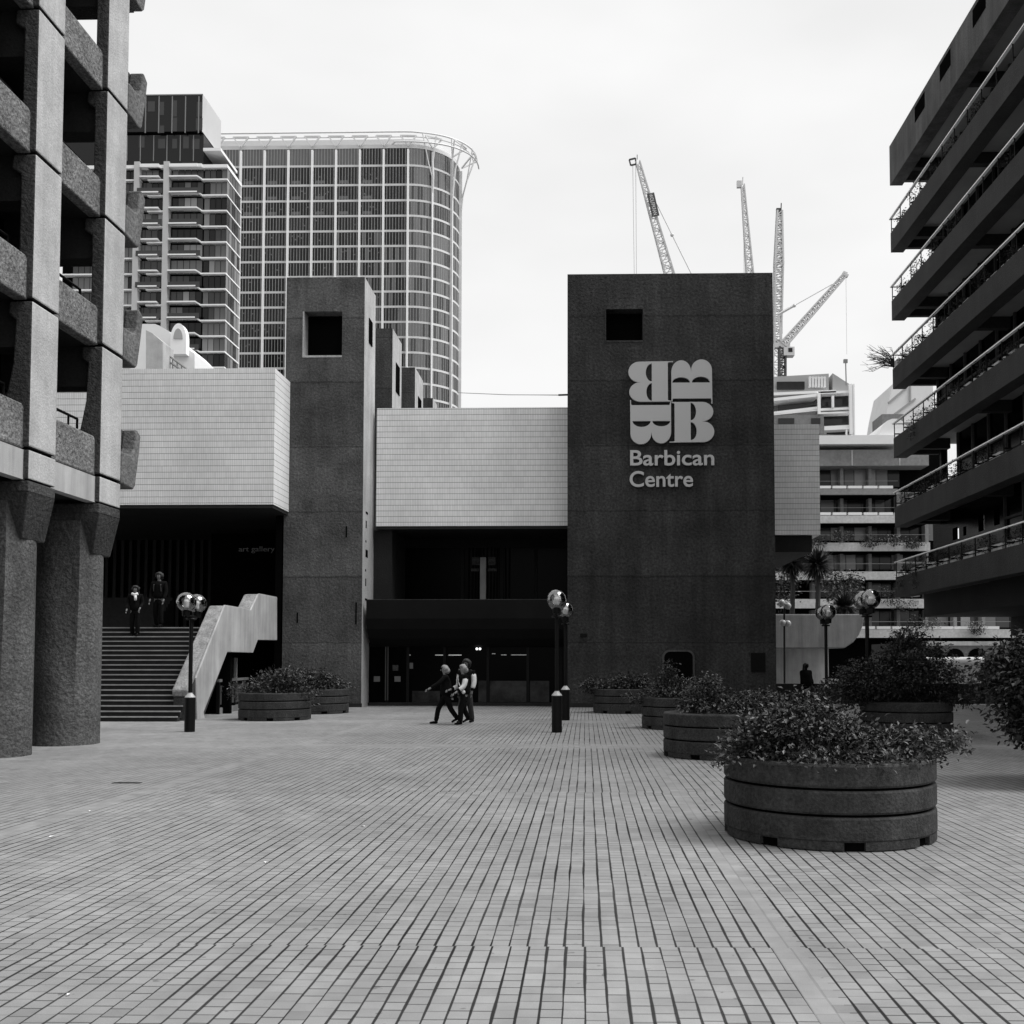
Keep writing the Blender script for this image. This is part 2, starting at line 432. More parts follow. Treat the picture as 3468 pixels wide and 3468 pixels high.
globe2_m = plain('far_globe', .25, .1)
pskin = plain('person_skin', .13, .6)
# ============================================================ SETTING
pg = MB(); pg.add([(-60, -12, 0), (60, -12, 0), (60, 75, 0), (-60, 75, 0)], [(0,1,2,3)])
tag(pg.build('paving', pave_m), kind='structure')
gd = MB(); gd.add([(-1500, -300, -.02), (1500, -300, -.02), (1500, 2500, -.02), (-1500, 2500, -.02)], [(0,1,2,3)])
tag(gd.build('ground', mat('distant_ground', .1, .9, .2, .05)), kind='structure')

# ============================================================ NEAR LEFT APARTMENT BLOCK
FX = -9.9
LV = [5.52, 8.21, 10.9, 13.59, 16.28, 18.97]
blk = thing('apartment_block', 'near left concrete apartment block on round columns with stacked rough balcony panels', 'building', (FX-1, 20, 0))
PR = [(20.57-2.67*i, 21.5-2.67*i) for i in range(6, -1, -1)]
def by_normal(mb, nx_mat=1):
    pass
for (a, b) in PR:
    for k in range(5):
        z0, z1 = LV[k]+.03, LV[k+1]-.03
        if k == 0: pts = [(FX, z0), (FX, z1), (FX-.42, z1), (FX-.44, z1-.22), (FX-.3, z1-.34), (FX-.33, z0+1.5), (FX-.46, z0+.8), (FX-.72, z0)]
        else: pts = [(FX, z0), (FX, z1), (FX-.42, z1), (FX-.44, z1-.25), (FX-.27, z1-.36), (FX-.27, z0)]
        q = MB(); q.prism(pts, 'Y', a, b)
        q.m = [0]*len(q.m); q.m[2] = 1                    # smooth-cast face over the square, coloured paler to add to its sunward light
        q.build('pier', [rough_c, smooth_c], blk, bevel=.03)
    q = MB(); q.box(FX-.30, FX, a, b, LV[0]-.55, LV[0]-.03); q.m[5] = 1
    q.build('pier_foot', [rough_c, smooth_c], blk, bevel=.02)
    q = MB(); q.box(FX-.24, FX-.06, a+.06, b-.06, LV[0]-.6, LV[-1]); q.build('joint_core', void_m, blk)
    # collar, tapering head and round column with a sharp ridge
    cx, cy, Rc = FX-.97, (a+b)/2+.26, .665
    q = MB(); x0, x1, y0, y1 = FX-1.35, FX, a, b
    q.box(x0, x1, y0, y1, 4.74, 4.94)
    ring1 = [(x0, y0, 4.74), (x1, y0, 4.74), (x1, y1, 4.74), (x0, y1, 4.74)]
    cx2 = cx+Rc*.2
    ring2 = [(cx-.5, cy-.4, 3.95), (cx+Rc, cy-.35, 3.95), (cx+Rc, cy+.45, 3.95), (cx-.5, cy+.5, 3.95)]
    q.add(ring1+ring2, [(0,1,5,4), (1,2,6,5), (2,3,7,6), (3,0,4,7), (4,5,6,7)])
    q.build('column_head', rough_c, blk, bevel=.02)
    q = MB(); n = 180; zs = [0, .25, .6, 1.0, 1.5, 2.0, 2.6, 3.2, 3.7, 4.2, 4.6]
    for z in zs:
        t = max(0, min(1, (z-.9)/2.2)); amp = .24*t
        thc = R(-50); rho = 1+.3*t; al = math.acos(1/rho)
        for j in range(n):
            th = 2*math.pi*j/n; d = abs((th-thc+math.pi) % (2*math.pi)-math.pi)
            r = Rc/math.cos(al-d) if d < al else Rc
            x = cx+r*math.cos(th)
            q.v.append(Vector((x, cy+r*math.sin(th), z)))
    for i in range(len(zs)-1):
        for j in range(n):
            q.f.append([i*n+j, i*n+(j+1) % n, (i+1)*n+(j+1) % n, (i+1)*n+j]); q.m.append(0)
    q.build('column', colm, blk)
bays = [(PR[i][1], PR[i+1][0]+.06) for i in range(6)]
for (a, b) in bays:
    for k in range(6):
        z = LV[k]
        q = MB(); q.prism([(a, z), (b, z), (b, z+.7), (b-.1, z+.8), (a, z+.8)], 'X', FX-.38, FX-.12)
        q.build('balcony_panel', panel_c, blk, bevel=.03)
        q = MB(); q.tube([(FX-.5, a, z+1.16), (FX-.5, b-.05, z+1.16), (FX-.5, b-.05, z+.8)], .028, 6)
        for i in range(3):
            yy = a+(b-a)*(i+.3)/3; q.box(FX-.515, FX-.485, yy, yy+.03, z+.7, z+1.15)
        q.build('balcony_rail', paint_d, blk)
    q = MB(); q.box(FX-.3, FX-.1, a, b, LV[0]-.56, LV[0]-.03); q.build('fascia', pale_c, blk)
for k in range(6):
    q = MB(); q.box(-24, FX-.36, 3, 22.12, LV[k]+.02, LV[k]+.3); q.build('floor_slab', dark_c, blk)
    for (a, b) in PR:
        q = MB(); q.box(-24, FX-.31, a+.15, a+.6, LV[k]-.82, LV[k]+.015); q.build('cross_beam', dark_c, blk)
q = MB(); q.box(-24, FX-.36, 3, 22.1, LV[0]-.5, LV[0]-.3); q.build('ceiling', dark_c, blk)
for k in range(5):
    q = MB(); q.box(-12.3, -12.1, 3, 21.0, LV[k]+.31, LV[k+1]-.01)
    q.build('window_wall', glass_k, blk)
    q = MB()
    for y in [5+i*1.35 for i in range(12)]: q.box(-12.1, -12.02, y, y+.08, LV[k]+.31, LV[k+1]-.02)
    q.box(-12.1, -12.0, 3, 21.0, LV[k]+1.2, LV[k]+1.28)
    q.build('window_frame', grey_b, blk)
# the upturned corner of every balcony past the last pier
for k in range(5):
    z = LV[k]
    q = MB()
    q.prism([(21.51, z), (22.1, z-.05), (22.2, z+.05), (22.36, z+.75), (22.44, z+1.2), (22.26, z+1.3), (22.2, z+1.3), (22.12, z+.86), (22.04, z+.72), (21.93, z+.68), (21.51, z+.68)], 'X', FX-.3, FX+.01)
    co = q.build('balcony_corner', corner_m, blk, bevel=.035)
    q = MB(); q.box(FX-1.9, FX-.301, 22.13, 22.36, z+.1, z+1.29); q.build('end_wall', rough_c, co)
q = MB(); q.box(-15.6, -15.3, -6, 21.9, 0, LV[0]-.51); q.build('undercroft_shade_wall', dark_c, blk)  # unseen wall added to shut out sky light and darken the columns
q = MB(); q.box(-24, -12.31, 3, 22.0, LV[0]+.31, LV[-1]); q.build('core_wall', dark_c, blk)

# ============================================================ ARTS CENTRE
FY = 38.0
lt = thing('concrete_tower', 'narrower dark concrete tower beside the stair with one deep square window', 'tower', (-9.8, FY+1, 0))
a = at(953, 2397, FY); b = at(1230, 938, FY)
x0, x1, zt = -11.3, at(1230, 1600, FY).x, b.z
wx0, wz1 = at(1029, 1055, FY).x, at(1029, 1055, FY).z; wx1, wz0 = at(1158, 1205, FY).x, at(1158, 1205, FY).z
def tower(th, x0, x1, zt, win, ydep, mat_f, mat_s, zb=-.02):
    wx0, wx1, wz0, wz1 = win
    q = MB()
    q.box(x0, wx0, FY, FY+.7, zb, zt); q.box(wx1, x1, FY, FY+.7, zb, zt)
    q.box(wx0, wx1, FY, FY+.7, zb, wz0); q.box(wx0, wx1, FY, FY+.7, wz1, zt)
    q.box(x0, x1, FY+.7, FY+ydep, zb, zt-.01)
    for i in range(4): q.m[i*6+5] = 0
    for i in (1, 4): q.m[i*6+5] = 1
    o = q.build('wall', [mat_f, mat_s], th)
    f = MB(); t = .055
    f.box(wx0-t*.6, wx0+.02, FY-.012, FY+.55, wz0-t, wz1); f.box(wx0+.021, wx1, FY-.012, FY+.55, wz0-t, wz0+.02)
    f.build('window_surround', tside_c if mat_s is tside_c else plant_c, th)
    p = MB(); p.box(wx0, wx1, FY+.56, FY+.69, wz0, wz1); p.build('window', void_m, th)
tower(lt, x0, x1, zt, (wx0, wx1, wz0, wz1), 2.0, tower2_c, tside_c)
LX1 = x1
q = MB(); p = at(1195, 1335, FY)
q.box(LX1, LX1+.03, FY+.75, FY+1.35, 13.95, 14.9); q.build('side_window', void_m, lt)
for (x, y, h) in ((1171, 1782, 38), (1005, 2075, 35), (1204, 2040, 75)):
    q = MB(); a = at(x, y, FY); q.box(a.x, a.x+.05, FY-.012, FY, a.z-h/F*FY, a.z); q.build('weep_slot', void_m, lt)
q = MB()
for i in range(7):
    q.box(LX1, LX1+.012, FY+.5+.03*(i % 2), FY+.62+.03*(i % 2)+.25*(i % 3 == 0), 7.3-i*.55, 7.38-i*.55+.2*(i % 2))
q.build('slot_marks', void_m, lt)
kb = MB(); kb.box(x0-.03, x1+.03, FY-.05, FY, -.01, .14); kb.build('plinth', dark_c, lt)

rt = thing('concrete_tower', 'wide dark concrete tower carrying the pale emblem and lettering', 'tower', (3.2, FY+1, 0))
tx0 = at(1922, 1600, FY).x; tx1 = at(2623, 1600, FY).x; tz = at(2300, 926, FY).z
w0 = at(2051, 1155, FY); w1 = at(2177, 1046, FY)
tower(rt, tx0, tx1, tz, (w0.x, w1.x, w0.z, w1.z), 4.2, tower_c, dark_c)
q = MB(); q.box(tx0-.03, tx1+.03, FY-.05, FY, -.01, .16); q.build('plinth', dark_c, rt)
a = at(2250, 2376, FY); b = at(2346, 2207, FY)
def rounded_top(x0, x1, z0, z1, r):
    pts = [(x0, z0), (x1, z0)]
    for i in range(7): t = math.pi/2*i/6; pts.append((x1-r+r*math.cos(t), z1-r+r*math.sin(t)))
    for i in range(7): t = math.pi/2+math.pi/2*i/6; pts.append((x0+r+r*math.cos(t), z1-r+r*math.sin(t)))
    return pts
q = MB(); q.prism(rounded_top(a.x, b.x, .16, b.z, .22), 'Y', FY-.02, FY+.0); q.build('doorway', void_m, rt)
q = MB(); out_ = rounded_top(a.x-.07, b.x+.07, .16, b.z+.07, .28)
inn = rounded_top(a.x, b.x, .16, b.z, .22)
n = len(out_)
vv = [(p[0], FY-.04, p[1]) for p in out_]+[(p[0], FY-.04, p[1]) for p in inn]+[(p[0], FY, p[1]) for p in out_]+[(p[0], FY, p[1]) for p in inn]
ff = []
for i in range(1, n):
    j = (i+1) % n
    ff += [(i, j, n+j, n+i), (i, 2*n+i, 2*n+j, j), (n+i, n+j, 3*n+j, 3*n+i)]
q.add(vv, ff); q.build('door_surround', terr2_c, rt)
q = MB(); a = at(2543, 2275, FY); b = at(2591, 2211, FY)
q.box(a.x, b.x, FY-.06, FY, a.z, b.z)
for i in range(6): z = a.z+(b.z-a.z)*(i+.5)/6; q.box(a.x+.04, b.x-.04, FY-.075, FY-.06, z, z+.05)
q.build('vent_grille', paint_d, rt)
s = thing('security_camera', 'small dark security camera on the wide tower wall above the planters', 'camera', at(1976, 2150, FY))
a = at(1976, 2150, FY); q = MB(); q.tube([(a.x, FY, a.z), (a.x, FY-.18, a.z-.02)], .03); q.build('bracket', paint_d, s)
q = MB(); q.box(a.x-.12, a.x+.13, FY-.32, FY-.18, a.z-.1, a.z+.05); q.build('camera_body', paint_d, s, bevel=.02)

# emblem: one letter turned four ways round a centre
def arc(cx, cy, rx, ry, t0, t1, n=14):
    return [(cx+rx*math.cos(R(t0+(t1-t0)*i/n)), cy+ry*math.sin(R(t0+(t1-t0)*i/n))) for i in range(n+1)]
# local px, y down, origin = emblem centre
outer = [(2, 2), (20, 2), (140, 2), (222, 2)]+arc(222, 74, 84, 72, -90, 75, 16)+[(218, 147)]+arc(232, 222, 80, 76, -78, 90, 16)+[(-14, 300), (-14, 294), (8, 294)]+arc(8, 286, 16, 8, 90, 0, 4)+[(24, 20)]+arc(14, 18, 10, 8, 0, -90, 4)+[(2, 8)]
c1 = [(141, 8)]+arc(141, 73, 40, 65, -90, 90, 12)
c2 = [(141, 152)]+arc(141, 217, 44, 66, -90, 90, 12)
em = thing('emblem', 'pale wall emblem of one bold serif letter turned four ways on the wide dark tower', 'sign', at(2273, 1362, FY))
ec = at(1850+908/2.1467, 900+991/2.1467, FY-.08); sc_ = FY/F/2.1467
for k in range(4):
    cu = bpy.data.curves.new('b', 'CURVE'); cu.dimensions = '2D'; cu.fill_mode = 'BOTH'; cu.extrude = .05
    for poly in (outer, c1, c2):
        sp = cu.splines.new('POLY'); sp.points.add(len(poly)-1); sp.use_cyclic_u = True
        for i, p in enumerate(poly): sp.points[i].co = (p[0], -p[1], 0, 1)
    ob = bpy.data.objects.new('b', cu); col.objects.link(ob)
    me = bpy.data.meshes.new_from_object(ob.evaluated_get(bpy.context.evaluated_depsgraph_get()))
    ca, sa = math.cos(math.pi/2*k), math.sin(math.pi/2*k)
    q = MB(); q.add([(ec.x+(p.co.x*ca-p.co.y*sa)*sc_, ec.y-p.co.z, ec.z+(p.co.x*sa+p.co.y*ca)*sc_) for p in me.vertices], [list(p.vertices) for p in me.polygons])
    bpy.data.objects.remove(ob); q.build('letter', emblem_m, em)
def zx(u, v, ox=1850, oy=900, s=2.1467): return ox+u/s, oy+v/s
lt1 = thing('wall_lettering', 'pale raised letters reading Barbican Centre under the emblem', 'sign', at(2275, 1580, FY))
q = MB(); a = zx(610, 1455); b = zx(1220, 1340); place_text(q, 'Barbican', a[0], b[1], b[0], a[1], FY-.08, .1, .014); q.build('upper_line', emblem_m, lt1)
q = MB(); a = zx(606, 1610); b = zx(1066, 1492); place_text(q, 'Centre', a[0], b[1], b[0], a[1], FY-.08, .1, .014); q.build('lower_line', emblem_m, lt1)

ac = thing('arts_centre', 'low arts centre building with white tiled boxes over dark glazed recesses', 'building', (-5, 40, 0))
# left tiled box over the stair
BY = 36.1; z0 = at(700, 1709, BY).z; z1 = at(700, 1248, BY).z; bx = at(929, 1480, BY).x
q = MB(); q.box(-34, bx, BY, FY-.02, z0, z1); q.box(-34, -11.35, FY-.02, 46, z0, z1-.01); q.build('tiled_box', tile_w, ac, label='white tiled box above the wide stair')
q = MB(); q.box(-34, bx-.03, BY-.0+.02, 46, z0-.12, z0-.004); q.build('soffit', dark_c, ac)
# middle tiled box
MY = 39.7; z0m = at(1600, 1781, MY).z; z1m = at(1600, 1381, MY).z; mx0 = at(1275, 1600, MY).x
q = MB(); q.box(mx0, tx0-.0, MY, 46, z0m, z1m); q.build('tiled_box', tile_w, ac, label='white tiled box between the two towers')
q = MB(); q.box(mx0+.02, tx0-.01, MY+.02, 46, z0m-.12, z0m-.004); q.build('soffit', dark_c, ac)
# right tiled box
RY = 42.5; z0r = at(2700, 1811, RY).z; z1r = at(2700, 1437, RY).z; rx1 = at(2776, 1600, RY).x
q = MB(); q.box(tx1-1.5, rx1, RY, 50, z0r, z1r); q.build('tiled_box', tile_w, ac, label='white tiled box right of the wide tower')
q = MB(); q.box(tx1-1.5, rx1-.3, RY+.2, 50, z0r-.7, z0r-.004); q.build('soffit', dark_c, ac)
# upper terrace deck, canopy and recess between the towers
zc = at(1600, 2031, 38.15).z
prof = [(38.15, zc), (38.15, zc-.7)]+[(38.15+1.9*(1-math.cos(R(t))), zc-.7-1.15*math.sin(R(t))) for t in (20, 40, 60, 80)]+[(40.3, zc-1.85), (40.3, zc-.15), (38.35, zc-.15), (38.35, zc)]
cx0 = at(1240, 2100, 38.15).x
q = MB(); q.prism(prof, 'X', cx0, tx0-.01); q.build('canopy', canopy_m, ac)
q = MB(); q.box(-8, 3, 40.31, 50, zc-1.8, zc-.2); q.build('terrace_floor', dark_c, ac)
q = MB(); q.box(cx0, tx0, 38.2, 38.3, zc, zc+.02); q.build('canopy_cap', terr2_c, ac)
UY = 43.0
q = MB(); q.box(-9, -7.6, 40, UY+.5, zc-.2, z0m-.12); q.build('recess_wall', dark_c, ac)
gl = MB(); gl.box(-7.6, .6, UY, UY+.05, zc-.2, z0m-.12); g1 = gl.build('upper_glazing', glass_k, ac)
bf = mat('bronze_frame', .01, .6, .1, 1, spec=.1)
for u in (830, 1228, 1470, 1683): a = at(900+u/1.84, 1900, UY); q = MB(); q.box(a.x-.07, a.x+.07, UY-.1, UY-.001, zc-.2, z0m-.12); q.build('upper_mullion', bf, ac)
q = MB(); q.box(-7.6, .6, UY-.08, UY-.002, z0m-.5, z0m-.13); q.build('upper_transom', bf, ac)
q = MB(); a = at(1636, 1888, UY-.4); b = at(1636, 2040, UY-.4); q.box(a.x-.12, a.x+.12, UY-.45, UY-.2, zc-.2, a.z); q.build('white_post', pale_c, ac)
q = MB()
for i in range(14):                                      # curtains behind the upper glazing
    x = -4.9+i*.13; q.tube([(x, UY-.03, zc-.2), (x+.05*math.sin(i), UY-.03, z0m-.5)], .035, 6)
q.build('curtain', mat('curtain_cloth', .007, .95, .2, 3, spec=0), ac)
for (u0, v0, u1, v1) in ((1285, 1078, 1332, 1130), (1385, 1078, 1432, 1130), (1280, 1150, 1330, 1168), (1383, 1150, 1438, 1168)):
    q = MB(); q.px(900+u0/1.84, 1300+v0/1.84, 900+u1/1.84, 1300+v1/1.84, UY-.115, .01); q.build('door_notice', mat('faded_print', .05, .7, .8, 9), ac)
# ground level glazing under the canopy
GY = 39.4
gx0 = cx0; q = MB(); q.box(gx0-.5, tx0+.4, GY, GY+.06, .12, zc-1.5); q.build('ground_glazing', glass_k, ac)
q = MB(); q.box(gx0-.5, tx0+.4, GY-.25, GY+.06, -.01, .12); q.build('door_sill', dark_c, ac)
fm = mat('bronze_door_frame', .01, .6, .1, 1, spec=.1)
for x in (1246, 1311, 1382, 1506, 1653, 1788, 1900):
    q = MB(); a = at(x, 2300, GY); q.box(a.x-.055, a.x+.055, GY-.09, GY-.001, .12, zc-1.6); q.build('mullion', fm, ac)
q = MB(); q.box(gx0-.5, tx0+.4, GY-.07, GY-.002, 2.25, 2.35); q.build('transom', fm, ac)
for i, x in enumerate((1306, 1314)):
    q = MB(); a = at(x, 2300, GY-.1); q.box(a.x-.02, a.x+.02, GY-.14, GY-.1, .2, 2.3); q.build('door_handle', plain('steel_%d' % i, .06, .4), ac)
for (u0, v0, u1, v1) in ((673, 1822, 712, 1856), (802, 1822, 840, 1856), (890, 1738, 918, 1775), (790, 1752, 826, 1788)):
    q = MB(); q.px(900+u0/1.84, 1300+v0/1.84, 900+u1/1.84, 1300+v1/1.84, GY-.02, .01); q.build('door_notice', paper_m if v0 != 1752 else mat('dull_print', .06, .8, .5, 10), ac)
# low counters standing inside behind the glass
each([(1396, 2340, 1490, 2378, GY-.03, .02), (1620, 2305, 1650, 2378, GY-.03, .02), (1658, 2306, 1785, 2378, GY-.03, .02), (1795, 2306, 1860, 2378, GY-.03, .02)], 'display_board', board_m, ac)
for (x0, y0, x1, y1, s) in ((1474, 2217, 1510, 2220, .1), (1519, 2217, 1563, 2220, .16), (1666, 2213, 1678, 2215, .1), (1697, 2217, 1715, 2219, .1), (1731, 2217, 1786, 2219, .08), (1382, 2217, 1390, 2220, .1)):
    q = MB(); q.px(x0, y0, x1, y1, GY-.05, .03); q.build('ceiling_light', emis('strip_light', s), ac)
for x in (1615, 1625.5):
    q = MB(); a = at(x, 2197.5, GY-.1); q.ball(a, .045, 12); q.build('lit_lamp', emis('lit_bulb', 2.2), ac, smooth=True)
# dark portico behind the stair
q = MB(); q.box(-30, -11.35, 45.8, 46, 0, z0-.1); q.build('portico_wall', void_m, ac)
q = MB()
for i in range(40): x = -26+i*.36; q.box(x, x+.14, 45.7, 45.79, 2.8, z0-.1)
q.build('wall_ribs', plain('rib_paint', .012, .8), ac)
q = MB(); q.box(-30, -11.35, 40.8, 45.8, 2.6, 2.78); q.build('landing_floor', dark_c, ac)
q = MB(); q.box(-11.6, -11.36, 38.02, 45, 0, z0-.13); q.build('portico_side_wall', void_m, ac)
ga = thing('wall_lettering', 'faint thin letters reading art gallery in the dark portico beside the narrow tower', 'sign', at(868, 1862, 37.9))
q = MB(); a = (1563, 430); b = (1795, 385); place_text(q, 'art gallery', 1563/1.932, 1650+387/1.932, 1797/1.932, 1650+432/1.932, 42.0, .04, -.004); q.build('letters', mat('dull_letter_metal', .3, .6, .1, 5), ga)
q = MB(); q.box(-15.5, -11.36, 42.02, 42.2, 2.8, 7.0); q.build('backing_wall', void_m, ga)

# towers on the roof behind, one after another
for i, (xl, xr, xs, yt, Yd, lab) in enumerate(((1200, 1330, 1356, 1112, 48.0, 'dark stair tower just behind the narrower tower, the nearest of the row behind'),
                              (1330, 1406, 1430, 1244, 58.0, 'smaller dark stair tower second in the row behind the white tiled box'),
                              (1418, 1466, 1478, 1348, 68.0, 'lowest farthest stair tower block peeping over the white tiled box'))):
    t = thing('stair_tower', lab, 'tower', (at(xl, 2235, Yd).x, Yd, 0), 'stair towers receding behind the centre')
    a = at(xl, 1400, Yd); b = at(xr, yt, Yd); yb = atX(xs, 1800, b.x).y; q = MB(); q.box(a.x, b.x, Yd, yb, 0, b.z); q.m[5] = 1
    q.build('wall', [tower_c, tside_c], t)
    q = MB(); q.box(b.x, b.x+.03, Yd+(yb-Yd)*.35, Yd+(yb-Yd)*.75, b.z-2.8, b.z-1.4); q.build('side_window', void_m, t)
ld = thing('roof_ladder', 'pale curved metal roof ladder between the receding stair towers', 'ladder', at(1290, 1375, 52))
q = MB()
for off in (0, 22):
    q.tube([at(1272+off, 1300, 52), at(1290+off, 1330, 52), at(1302+off, 1362, 52), at(1310+off, 1385, 52)], .06, 6)
for t in range(6): q.beam(at(1278+t*5, 1310+t*13, 52), at(1300+t*5, 1312+t*13, 52), .05)
q.build('rails', metal_l, ld)
cb = thing('cable', 'thin cable strung across the sky to the wide tower', 'cable', at(1900, 1338, 38.5))
q = MB(); q.tube([at(1550, 1330, 58), at(1720, 1337, 48), at(1893, 1338, 38.6)], .018, 5); q.build('wire', plain('grey_wire', .25), cb)
q = MB(); q.tube([at(1891, 1338, 38.5), at(1924, 1337, 38.5)], .035, 6); q.build('bracket', paint_d, cb)

# ============================================================ STAIR
st = thing('staircase', 'wide dark brick stair with pale nosings climbing into the portico', 'stairs', (-14, 29, 0))
RS, TR, NS, SY = .147, .19, 19, 29.0
q = MB()
for k in range(NS): q.box(-22, -11.6, SY+k*TR, SY+(k+1)*TR if k < NS-1 else 41, 0 if k == 0 else k*RS-.05, (k+1)*RS-.03)
q.build('steps', step_m, st)
q = MB()
for k in range(NS): q.box(-22, -11.6, SY+k*TR-.015, SY+k*TR+(.05), (k+1)*RS-.035, (k+1)*RS)
q.build('nosings', nose_m, st)
q = MB()
for k in range(10): q.box(-19.3, -16.2, 38+k*.2, 40, 2.8+k*.14, 2.8+(k+1)*.14)
q.build('upper_flight', step_m, st)
BXo = -11.4
def bp(u, v): a = atX(560+u/2.76, 1980+v/2.76, BXo); return (a.y, a.z)
bal = thing('balustrade', 'pale concrete stair balustrade stepping up to the narrower tower', 'balustrade', (BXo, 33, 0))
top = [bp(290, 870), bp(545, 225), bp(560, 190), bp(725, 216), bp(800, 238), bp(870, 88), bp(885, 84), bp(1045, 115)]
bot = [bp(1045, 520), bp(865, 517), bp(820, 637), bp(580, 630), bp(360, 1190), (30.6, -.01), (30.0, -.01)]
q = MB(); q.prism([bp(292, 1060)]+top+bot, 'X', BXo-.06, BXo); q.build('outer_face', pale_c, bal, bevel=.015)
ti = [(p[0], p[1]-.02) for p in top]
ti = [(29.35, .88)]+ti[1:]
bi = [(p[0]+.05, p[1]-.2) for p in ti[::-1]]
q = MB(); q.prism(ti+bi, 'X', BXo-.52, BXo-.061); q.build('coping', cop_m, bal, bevel=.05)
q = MB(); q.prism([(p[0]+.06, p[1]-.21) for p in ti]+[(37.8, 2.55), (35.7, 2.5), (35.2, 2.05), (32.6, 2.0), (30.6, -.01), (29.42, -.01)], 'X', BXo-.48, BXo-.062); q.build('end_block', rough_c, bal)
# under the stair: low glazed screen with a post
sc = thing('low_screen', 'dark glazed railing screen under the stair balustrade behind the left planters', 'railing', (-10.6, 34, 0))
a0 = gnd(735, 2420); 
A = gnd(738, 2419); B = gnd(838, 2399)
q = MB(); q.beam(A+Vector((0,0,.1)), B+Vector((0,0,.1)), .12, .2); q.build('kerb', pale2_c, sc)
q = MB(); q.beam(A+Vector((0,0,.6)), B+Vector((0,0,.6)), .04, .6); q.build('panel', mat('screen_panel', .06, .6, .2, 3), sc)
q = MB(); q.beam(A+Vector((0,0,1.08)), B+Vector((0,0,1.08)), .07, .09); q.build('top_rail', pale2_c, sc)
for t in (0, .5, 1): q = MB(); p = A.lerp(B, t); q.box(p.x-.05, p.x+.05, p.y-.05, p.y+.05, 0, 1.03); q.build('post', paint_d, sc)
pp = thing('slim_post', 'slim pale post standing in the dark under the stair', 'post', at(803, 2300, 36))
q = MB(); a = at(800, 2228, 36); q.box(a.x-.07, a.x+.02, 36, 36.08, 0, a.z); q.build('shaft', smooth_c, pp)
q = MB(); q.box(a.x-.13, a.x-.07, 35.9, 36.1, .0, a.z); q.build('dark_side', dark_c, pp)
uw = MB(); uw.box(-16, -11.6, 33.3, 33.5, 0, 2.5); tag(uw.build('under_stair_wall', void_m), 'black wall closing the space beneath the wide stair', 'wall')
# ============================================================ RIGHT TERRACE BLOCK
tb = thing('terrace_block', 'near right dark terrace block with long overhanging balconies and railings', 'building', (13, 30, 0))
TX = 12.35; YE = 41.0; Y0 = 14.0
ZB = [4.24+2.79*k for k in range(6)]; ZR = 20.95
for k, z in enumerate(ZB+[ZR]):
    roof = k == 6; h = 1.62 if roof else .8
    q = MB(); q.prism([(TX, z), (TX, z+h), (TX+.18, z+h), (TX+.22, z+.12), (TX+.5, z+.12), (TX+.5, z)], 'Y', Y0, YE)
    q.box(TX+.19, TX+1.75, YE-.2, YE-.003, z+.125, z+h-.003)
    q.build('roof_parapet' if roof else 'balcony_parapet', terr2_c if roof else slab_c, tb)
    q = MB(); q.box(TX+.24, TX+6, Y0, YE-.21, z+.52, z+.72); q.build('soffit_slab', soffit_c, tb)
    for i in range(5):
        q = MB(); y = 40.0-5.9*i; q.box(TX+.52, TX+1.8, y-.28, y, z+.13, z+.519); q.build('cross_beam', slab_c, tb)
    if roof: continue
    # railing
    q = MB(); q.box(TX-.03, TX+.07, Y0, YE+.1, z+1.38, z+1.42); q.box(TX-.0, TX+1.5, YE+.03, YE+.1, z+1.38, z+1.42); q.build('handrail', rail_m, tb)
    q = MB()
    y = YE
    while y > Y0:
        q.box(TX+.02, TX+.05, y-.03, y, z+.8, z+1.38); q.box(TX+.06, TX+.3, y-.03, y, z+.95, z+1.0); y -= 1.18
    q.box(TX+.25, TX+.28, Y0, YE, z+.95, z+.98)
    q.build('rail_posts', paint_d, tb)
    for i in range(12):
        y = YE-.6-i*1.18
        if random.random() < .72: q = MB(); q.box(TX+.26, TX+.45, y-.95, y-.1, z+.86, z+1.06); q.build('window_box', box_m, tb)
